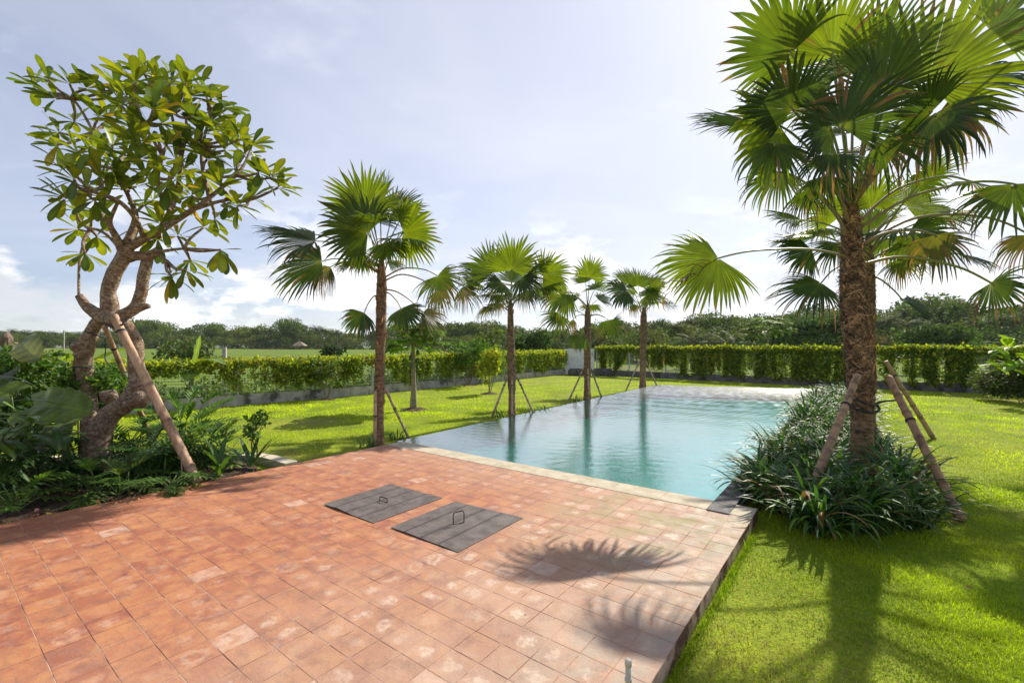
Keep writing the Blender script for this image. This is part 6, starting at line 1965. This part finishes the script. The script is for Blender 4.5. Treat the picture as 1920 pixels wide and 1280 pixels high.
while px < 2080:
    dist = rr.uniform(72, 90)
    k = rr.choice([2, 4, 0, 5])
    lab = (rsel(px) % KIND[k]).replace('right wood', 'front of the right wood')
    far_tree(px, dist, rr.uniform(604, 630), k, lab, i, lab); i += 1
    px += rr.uniform(26, 44)
for j, (px, d, top) in enumerate(((1300, 60, 610), (1365, 52, 608), (1395, 80, 606), (1590, 85, 592), (1665, 85, 590), (1700, 80, 598), (1740, 78, 600), (1835, 75, 596), (1868, 82, 590), (1895, 80, 590), (1545, 90, 600), (1440, 88, 608), (1925, 78, 584))):
    coco(px, d, top, (2 if d <= 60 else j % 2), ['grey green low coconut palm left of the papaya behind the far fence', 'low coconut palm with spread fronds, right one of the pair behind the far fence', 'coconut palm in the wood left of the papaya', 'coconut palm half hidden by the largest palm trunk', 'coconut palm just right of the largest palm trunk', 'coconut palm below the small right frond of the second big palm', 'coconut palm in front of the highest right tree', 'coconut palm right of the highest tree, first of three', 'coconut palm right of the highest tree, second of three', 'coconut palm right of the highest tree, third of three', 'coconut palm left of the largest palm trunk in the wood', 'coconut palm behind the papaya by the far fence', 'coconut palm at the right edge of the view'][j], 40 + j, 'coconut palms in the right wood')
rr = random.Random(77)
for j, px in enumerate(range(1215, 1980, 42)):
    reg = 'behind the pool' if px < 1380 else 'left of the largest palm' if px < 1580 else 'right of the largest palm' if px < 1790 else 'near the right edge'
    coco(px + rr.uniform(-12, 12), rr.uniform(78, 108), skyrow(px, SR) + rr.uniform(-4, 16), j % 2, 'coconut palm among the broadleaf trees ' + reg, 200 + j, 'coconut palms among the trees ' + reg)
far_tree(1752, 92, 560, 3, 'highest tree of the right wood, domed crown against the sky', 950, 'highest tree of the right wood')
# undergrowth just beyond the fences
def under(name, label, line, n, off0, off1, h0, h1, seed, pal, size):
    r = np.random.default_rng(seed)
    P = [np.array([p.x, p.y]) for p in line]; L = [np.linalg.norm(P[i + 1] - P[i]) for i in range(len(P) - 1)]; T_ = sum(L)
    s = r.uniform(0, T_, n); xy = np.zeros((n, 2)); acc = 0
    for i_, l in enumerate(L):
        m = (s >= acc) & (s < acc + l); f = ((s - acc) / l)[m][:, None]
        xy[m] = P[i_] * (1 - f) + P[i_ + 1] * f; acc += l
    outd = xy / np.linalg.norm(xy, axis=1)[:, None]
    xy = xy + outd * r.uniform(off0, off1, (n, 1))
    lump = np.array([max(0.0, noise.noise(Vector((x * .8, y * .8, seed))) + .45) for x, y in xy])
    z = -0.35 + (h0 + (h1 - h0) * lump) * r.random(n) ** .7
    pal = np.array(pal); C = pal[r.integers(0, len(pal), n)] * r.uniform(.7, 1.3, (n, 1))
    q = inst(LEAF_V, LEAF_F, np.stack([xy[:, 0], xy[:, 1], z], 1), r.uniform(size * .6, size * 1.4, n), r, 1.0, C)
    tag(put(name, mesh_np(name, q[0], q[1], M['leaf'], q[2])), label, 'undergrowth', kind='stuff')
    k = n // 5
    idx = r.integers(0, n, k)
    V, F, C = blades(r, np.stack([xy[idx, 0], xy[idx, 1], np.full(k, -.38)], 1), r.uniform(0, 6.28, k), r.uniform(.9, 1.5, k), r.uniform(.4, .95, k), .03, r.uniform(.2, 1.4, k), 4, (0.10, 0.15, 0.03), (0.20, 0.22, 0.06), 0, 3)
    tag(put('tall_grass', mesh_np('tall_grass', V, F, M['grass'], C)), 'tall grass growing ' + label.split(' growing ')[-1] if ' growing ' in label else 'tall grass beyond the fence', 'grass', kind='stuff')
UP = [(0.08, 0.14, 0.025), (0.12, 0.19, 0.03), (0.05, 0.09, 0.02), (0.15, 0.20, 0.04)]
under('undergrowth', 'mixed weeds and vines growing behind the left fence', FL, 26000, .3, 2.6, .25, 1.35, 3, UP, .13)
under('undergrowth', 'weeds growing behind the far fence', FR, 9000, .3, 3.5, .15, .75, 5, UP, .13)

# banana plants beyond the left fence
def banana(label, base, leaves, seed):
    r = np.random.default_rng(seed)
    root = thing('banana_plant', label, 'banana plant', tuple(base), 'banana plants behind the left fence')
    for (az, el, L, W, bend, h, c) in leaves:
        V, F, C = broad_leaf(r, (0, 0, h), R(az), R(el), L, W, bend, 'banana', c, 26, 8, 0.012, 1.5)
        lf = put('leaf', mesh_np('leaf', V, F, M['palm'], C), root)
    mb = MB(); mb.tube([(0, 0, 0), (0.02, 0, .5), (0, 0, 1.3), (0, 0, 1.7)], [.10, .085, .06, .03], 10, col=(.16, .2, .06)); mb.build('stem', M['petiole'], root, True)
bc = (0.17, 0.27, 0.04)
bp = Vector((-9.75, 13.95, -.4))
banana('banana plant behind the left fence with one upright leaf and one arching over', bp, [(60, 84, 1.35, .32, .15, 1.15, (0.20, .32, .04)), (-25, 55, 1.75, .42, 1.5, 1.2, bc), (-10, 70, 0.9, .30, .5, 1.1, (.15, .22, .06)), (-60, 40, 1.3, .4, 1.4, 1.1, bc), (170, 60, 1.2, .4, 1.0, 1.1, bc)], 1)
bp = Vector((-12.0, 12.6, -.4))
banana('banana plant behind the frangipani trunks', bp, [(20, 62, 1.6, .5, 1.0, 1.2, (0.20, .30, .06)), (80, 80, 1.3, .42, .3, 1.2, bc), (-60, 55, 1.5, .5, .9, 1.2, (.2, .3, .08)), (150, 60, 1.4, .45, 1.0, 1.2, bc), (-20, 75, 1.2, .35, .3, 1.3, bc)], 2)
# dark young palm behind the pale leaf
r = np.random.default_rng(4)
root = thing('young_coconut', 'brown dying young coconut palm behind the pale elephant ear', 'palm tree', (-12.6, 11.4, -.4))
bag = Bag()
for i in range(9):
    az = i * .7; el = .2 + .25 * (i % 4); s = np.linspace(.1, 1, 16); e = el - 1.0 * s
    x = np.cumsum(np.cos(e)) * 1.3 / 16; z = np.cumsum(np.sin(e)) * 1.3 / 16 + 1.75
    P = np.stack([x * math.cos(az), x * math.sin(az), z], 1)
    for sg in (-1, 1): bag.add(blades(r, P, az + sg * .9, e - .5, .32, .03, .9, 3, (.16, .12, .06), (.2, .16, .07), 0, 3))
bag.put('crown', M['far'], root)
mb = MB(); mb.tube([(0, 0, 0), (0, 0, 1.2), (0, 0, 1.75), (0, 0, 2.35), (0, 0, 2.5)], [.14, .13, .16, .12, .03], 10); mb.build('trunk', M['deadwood'], root)
# papaya far right behind the fence
pb = Vector(((1440 - 960) / FPX * 40, 40, field_z((1440 - 960) / FPX * 40, 40)))
papaya('papaya tree standing above the far fence left of the largest palm', pb, 4.4, 1.6, 26, 8, 'papaya trees', 0.12, fruit=False, lsz=1.1, col=(0.13, 0.20, 0.04))
leafy('bush', 'round green bush beyond the fence between second and third row palm', 'bush', S(985, 655, 45), (2.2, 2.0, 1.6), 2200, .4, [(0.08, .15, .03), (0.06, .11, .025)], 61, None, 4, mat='far', foot=(S(985, 655, 45).x, 45, -.3))
leafy('bush', 'dull green bush in the field behind the left fence', 'bush', S(352, 668, 22), (1.5, 1.3, .75), 1500, .2, [(0.07, .12, .03), (0.10, .12, .04)], 62, None, 4, mat='far', foot=(S(352, 668, 22).x, 22, -.35))
leafy('bush', 'small dark tree standing in the brown part of the field', 'bush', S(622, 663, 38), (1.0, 1.0, .6), 500, .3, [(0.03, .055, .02), (0.04, .06, .02)], 63, None, 4, mat='far', foot=(S(622, 663, 38).x, 38, -.2))
leafy('bush', 'light green thin tree above the fence left of the second row palm', 'bush', S(913, 650, 42), (1.3, 1.3, 1.6), 700, .35, [(0.14, .20, .04), (0.16, .20, .04)], 64, None, 4, mat='far', foot=(S(913, 650, 42).x, 42, -.2))
leafy('bush', 'long mass of pale feathery bushes above the far fence right of the largest palm', 'bush', S(1790, 640, 48), (6.5, 2.0, 1.6), 3500, .42, [(0.10, .17, .04), (0.08, .13, .035)], 65, None, 6, mat='far', foot=(S(1790, 640, 48).x, 48, -1.0))
leafy('bush', 'round bush mass above the far fence left of the largest palm', 'bush', S(1520, 634, 50), (5.5, 2.0, 2.2), 3500, .42, [(0.07, .13, .03), (0.06, .10, .03)], 66, None, 6, mat='far', foot=(S(1520, 634, 50).x, 50, -1.0))
# posts, hut, house
for (px, y, t, w2, lab) in ((421, 15.6, 651, .11, 'rough concrete post standing just behind the left fence'), (1379, 24.6, 660, .2, 'broad white post behind the far fence'), (120, 120, 619, .22, 'pale utility pole far behind the left field')):
    x = (px - 960) / FPX * y; zt_ = EYE + (HOR - t) / FPX * y
    root = thing('post', lab, 'post', (x, y, -.4))
    mb = MB(); mb.box((0, 0, (zt_ + .4) / 2), (w2, w2, zt_ + .4), .3, bev=.01); mb.build('shaft', M['concrete'], root)
    mb = MB(); mb.box((0, 0, .05), (w2 * 1.5, w2 * 1.5, .1), .3, bev=.01); mb.build('foot', M['concrete'], root)
def hut(name, label, px, dist, wdt, hh, roofh, wallmat, roofmat, zb_=None, posts=False):
    x = (px - 960) / FPX * dist; z = field_z(x, dist) if zb_ is None else zb_
    root = thing(name, label, 'hut' if posts else 'house', (x, dist, z))
    if posts:
        for sx in (-1, 1):
            for sy in (-1, 1):
                mb = MB(); mb.box((sx * wdt * .36, sy * wdt * .36, hh / 2), (.16, .16, hh), bev=.01); mb.build('post', M['deadwood'], root)
        mb = MB(); mb.box((0, 0, .5), (wdt * .8, wdt * .8, .12), bev=.01); mb.build('platform', M['deadwood'], root)
    else:
        mb = MB(); mb.box((0, 0, hh / 2), (wdt * .86, wdt * .6, hh), bev=.02); mb.build('wall', wallmat, root)
        for q in (-.25, .2):
            mb = MB(); mb.box((q * wdt, -wdt * .305, hh * .55), (wdt * .12, .06, hh * .4), bev=.01); mb.build('window', M['stone'], root)
    a, b = wdt / 2 * 1.1, wdt / 2 * (1.1 if posts else .8)
    mb = MB(); ap = .15 if posts else .45
    V = [(-a, -b, hh), (a, -b, hh), (a, b, hh), (-a, b, hh), (-a * ap, 0, hh + roofh), (a * ap, 0, hh + roofh)]
    mb.add(V, [[0, 1, 5, 4], [1, 2, 5], [2, 3, 4, 5], [3, 0, 4], [0, 3, 2, 1]]); mb.build('roof', roofmat, root)
hut('field_hut', 'small pale thatched hut at the far edge of the field', 562, 172, 3.9, 1.3, 1.7, M['plaster'], M['thatch'], posts=True)
hut('house', 'house with a dark red roof far away at the left edge', -4, 95, 6, 2.2, 1.3, M['plaster'], M['roof'], zb_=0.0)

# ================================================================ LAWN GRASS
def in_deck(x, y, m=0.0):
    u = x * UX + y * UY; v = x * VX + y * VY
    return (v > v_left - m) & (v < v_right + m) & (u < 5.42 + m)
def in_pool(x, y, m=0.0):
    u = x * UX + y * UY; v = x * VX + y * VY
    l = -6.57 - (u - 5.4) * (0.61 / 15.0) - 0.17
    far = 20.4 + (v + 7.18) * 0.355 + 0.15
    return (v > l - m) & (v < -1.03 + m) & (u > 5.0) & (u < far + m)
def in_bedR(x, y):
    u = x * UX + y * UY; v = x * VX + y * VY
    wr = np.where(u < 8.6, .68, np.where(u > 11, 0.25, .68 - 0.18 * (u - 8.6)))
    e = ((u - 7.0) / 1.5) ** 2 + ((v + .25) / .95) ** 2 < 1
    return np.where(u < 7.0, e & (v > -1.2), (v > -1.2) & (v < wr) & (u < 20.3))
kx = np.array([p.x for p in kerbL][::-1]); ky = np.array([p.y for p in kerbL][::-1])
def in_bedL(x, y):
    v = x * VX + y * VY
    return (v < v_left) & (y < np.interp(x, kx, ky) + 0.09) & (x < kx[-1] + .05)
def lawn_blades(name, n, y0, y1, h, wdt, rows, seed, xl=None):
    r = np.random.default_rng(seed)
    y = y0 * (y1 / y0) ** r.random(n)
    half = 1.22 * y + 0.4
    x = r.uniform(-1, 1, n) * half
    rr_ = np.hypot(x, y); a = np.arctan2(x, y)
    fr_ = np.interp(a, _az, _rr)
    ok = ~in_deck(x, y, 0.012) & ~in_pool(x, y) & ~in_bedR(x, y) & ~in_bedL(x, y) & (rr_ < fr_ - 0.12)
    x, y = x[ok], y[ok]; k = len(x)
    dens = np.array([noise.noise(Vector((a_ * 1.4, b_ * 1.4, 1.5))) for a_, b_ in zip(x, y)])
    d2 = np.array([noise.noise(Vector((a_ * .45, b_ * .45, 7.5))) for a_, b_ in zip(x, y)])
    keep = r.random(k) < np.clip(.95 + d2 * 1.3, .22, 1)
    x, y, dens, d2 = x[keep], y[keep], dens[keep], d2[keep]; k = len(x)
    hh = h * r.uniform(.45, 1.4, k) * (1 + .7 * dens)
    c0 = np.array((0.17, 0.30, 0.010)); c1 = np.array((0.60, 0.70, 0.018)); c2 = np.array((0.48, 0.40, 0.13))
    f = np.clip(r.random(k) * .7 + dens * 1.0 + .05 + .3 * np.clip((y - 5) / 5, 0, 1), 0, 1)[:, None]
    c = c0 * (1 - f) + c1 * f
    dry = (r.random(k) < np.clip(.04 - d2 * 1.1 - .12, .02, .75))[:, None]
    c = np.where(dry, c2 * r.uniform(.7, 1.1, (k, 1)), c)
    b = np.stack([x, y, np.full(k, LAWN - .003)], 1)
    V, F, C = blades(r, b, r.uniform(0, 6.28, k), r.uniform(.5, 1.4, k), hh, wdt * r.uniform(.7, 1.3, k), r.uniform(.3, 1.6, k), rows, c * .8, c * 1.1, 0, 3)
    o = put('grass', mesh_np('grass', V, F, M['grass'], C))
    tag(o, name, 'grass', kind='stuff')
lawn_blades('short bright grass of the lawn close to the terrace', 320000, 1.9, 5.2, .040, .0042, 3, 1)
lawn_blades('short bright grass of the lawn further back', 240000, 5.2, 11.5, .042, .0085, 2, 2)
lawn_blades('short bright grass of the lawn towards the fences', 170000, 11.5, 31, .050, .020, 2, 3)

# longer uncut blades along the edge of the terrace and round the bed
re_ = np.random.default_rng(14); k = 2600
u = re_.uniform(1.2, 4.9, k); v = v_right + 0.015 + np.abs(re_.normal(0, .03, k))
b = np.stack([u * UX + v * VX, u * UY + v * VY, np.full(k, LAWN)], 1)
a_ = re_.uniform(0, 6.28, 1500); rr_ = 1.0 + re_.normal(0, .05, 1500)
u = 7.0 + 1.5 * rr_ * np.cos(a_); v = -.25 + .95 * rr_ * np.sin(a_); m = u < 7.2
b = np.concatenate([b, np.stack([u * UX + v * VX, u * UY + v * VY, np.full(1500, LAWN)], 1)[m]]); k = len(b)
V, F, C = blades(re_, b, re_.uniform(0, 6.28, k), re_.uniform(.8, 1.5, k), re_.uniform(.035, .06, k) * np.where(re_.random(k) < .12, 2.2, 1.0), .0045, re_.uniform(.2, 1.4, k), 4, (0.16, 0.27, 0.012), (0.36, 0.45, 0.02), 0, 3)
tag(put('edge_grass', mesh_np('edge_grass', V, F, M['grass'], C)), 'longer uncut grass along the terrace edge and the front of the bed', 'grass', kind='stuff')
# fallen leaves and bits on the lawn and the terrace
rl = np.random.default_rng(5)
k = 70
pts = np.stack([rl.uniform(-3, 7, k), rl.uniform(2.2, 8, k), np.full(k, LAWN + .035)], 1)
m = ~in_deck(pts[:, 0], pts[:, 1], .05) & ~in_pool(pts[:, 0], pts[:, 1]) & ~in_bedR(pts[:, 0], pts[:, 1]); pts = pts[m]; k = len(pts)
dk = np.stack([rl.uniform(-5, 2, 60), rl.uniform(1.6, 7, 60), np.full(60, .004)], 1)
m = in_deck(dk[:, 0], dk[:, 1], -.1); dk = dk[m]
P_ = np.concatenate([pts, dk]); S_ = np.concatenate([rl.uniform(.02, .055, k), rl.uniform(.006, .018, len(dk))])
q = inst(LEAF_V, LEAF_F, P_, S_, rl, .12, np.stack([rl.uniform(.15, .45, len(P_)), rl.uniform(.09, .28, len(P_)), rl.uniform(.04, .14, len(P_))], 1))
tag(put('fallen_leaves', mesh_np('fallen_leaves', q[0], q[1], M['leaf'], q[2])), 'small dry leaves and bits fallen on lawn and terrace', 'leaf litter', kind='stuff')

# ================================================================ AIR
hm = bpy.data.materials.new('haze'); hm.use_nodes = True; hm.node_tree.nodes.clear()
ht = NT(hm.node_tree)
pv = ht.n('ShaderNodeVolumePrincipled'); pv.inputs['Color'].default_value = (0.86, 0.91, 1.0, 1); pv.inputs['Density'].default_value = 0.00012
pv.inputs['Anisotropy'].default_value = 0.2
ho = ht.n('ShaderNodeOutputMaterial'); ht.l(pv.outputs[0], ho.inputs['Volume'])
mb = MB(); mb.box((0, 1500, 88.6), (8800, 4400, 182.8)); tag(mb.build('haze', hm), 'thin bluish haze over the far fields', 'haze', kind='stuff')
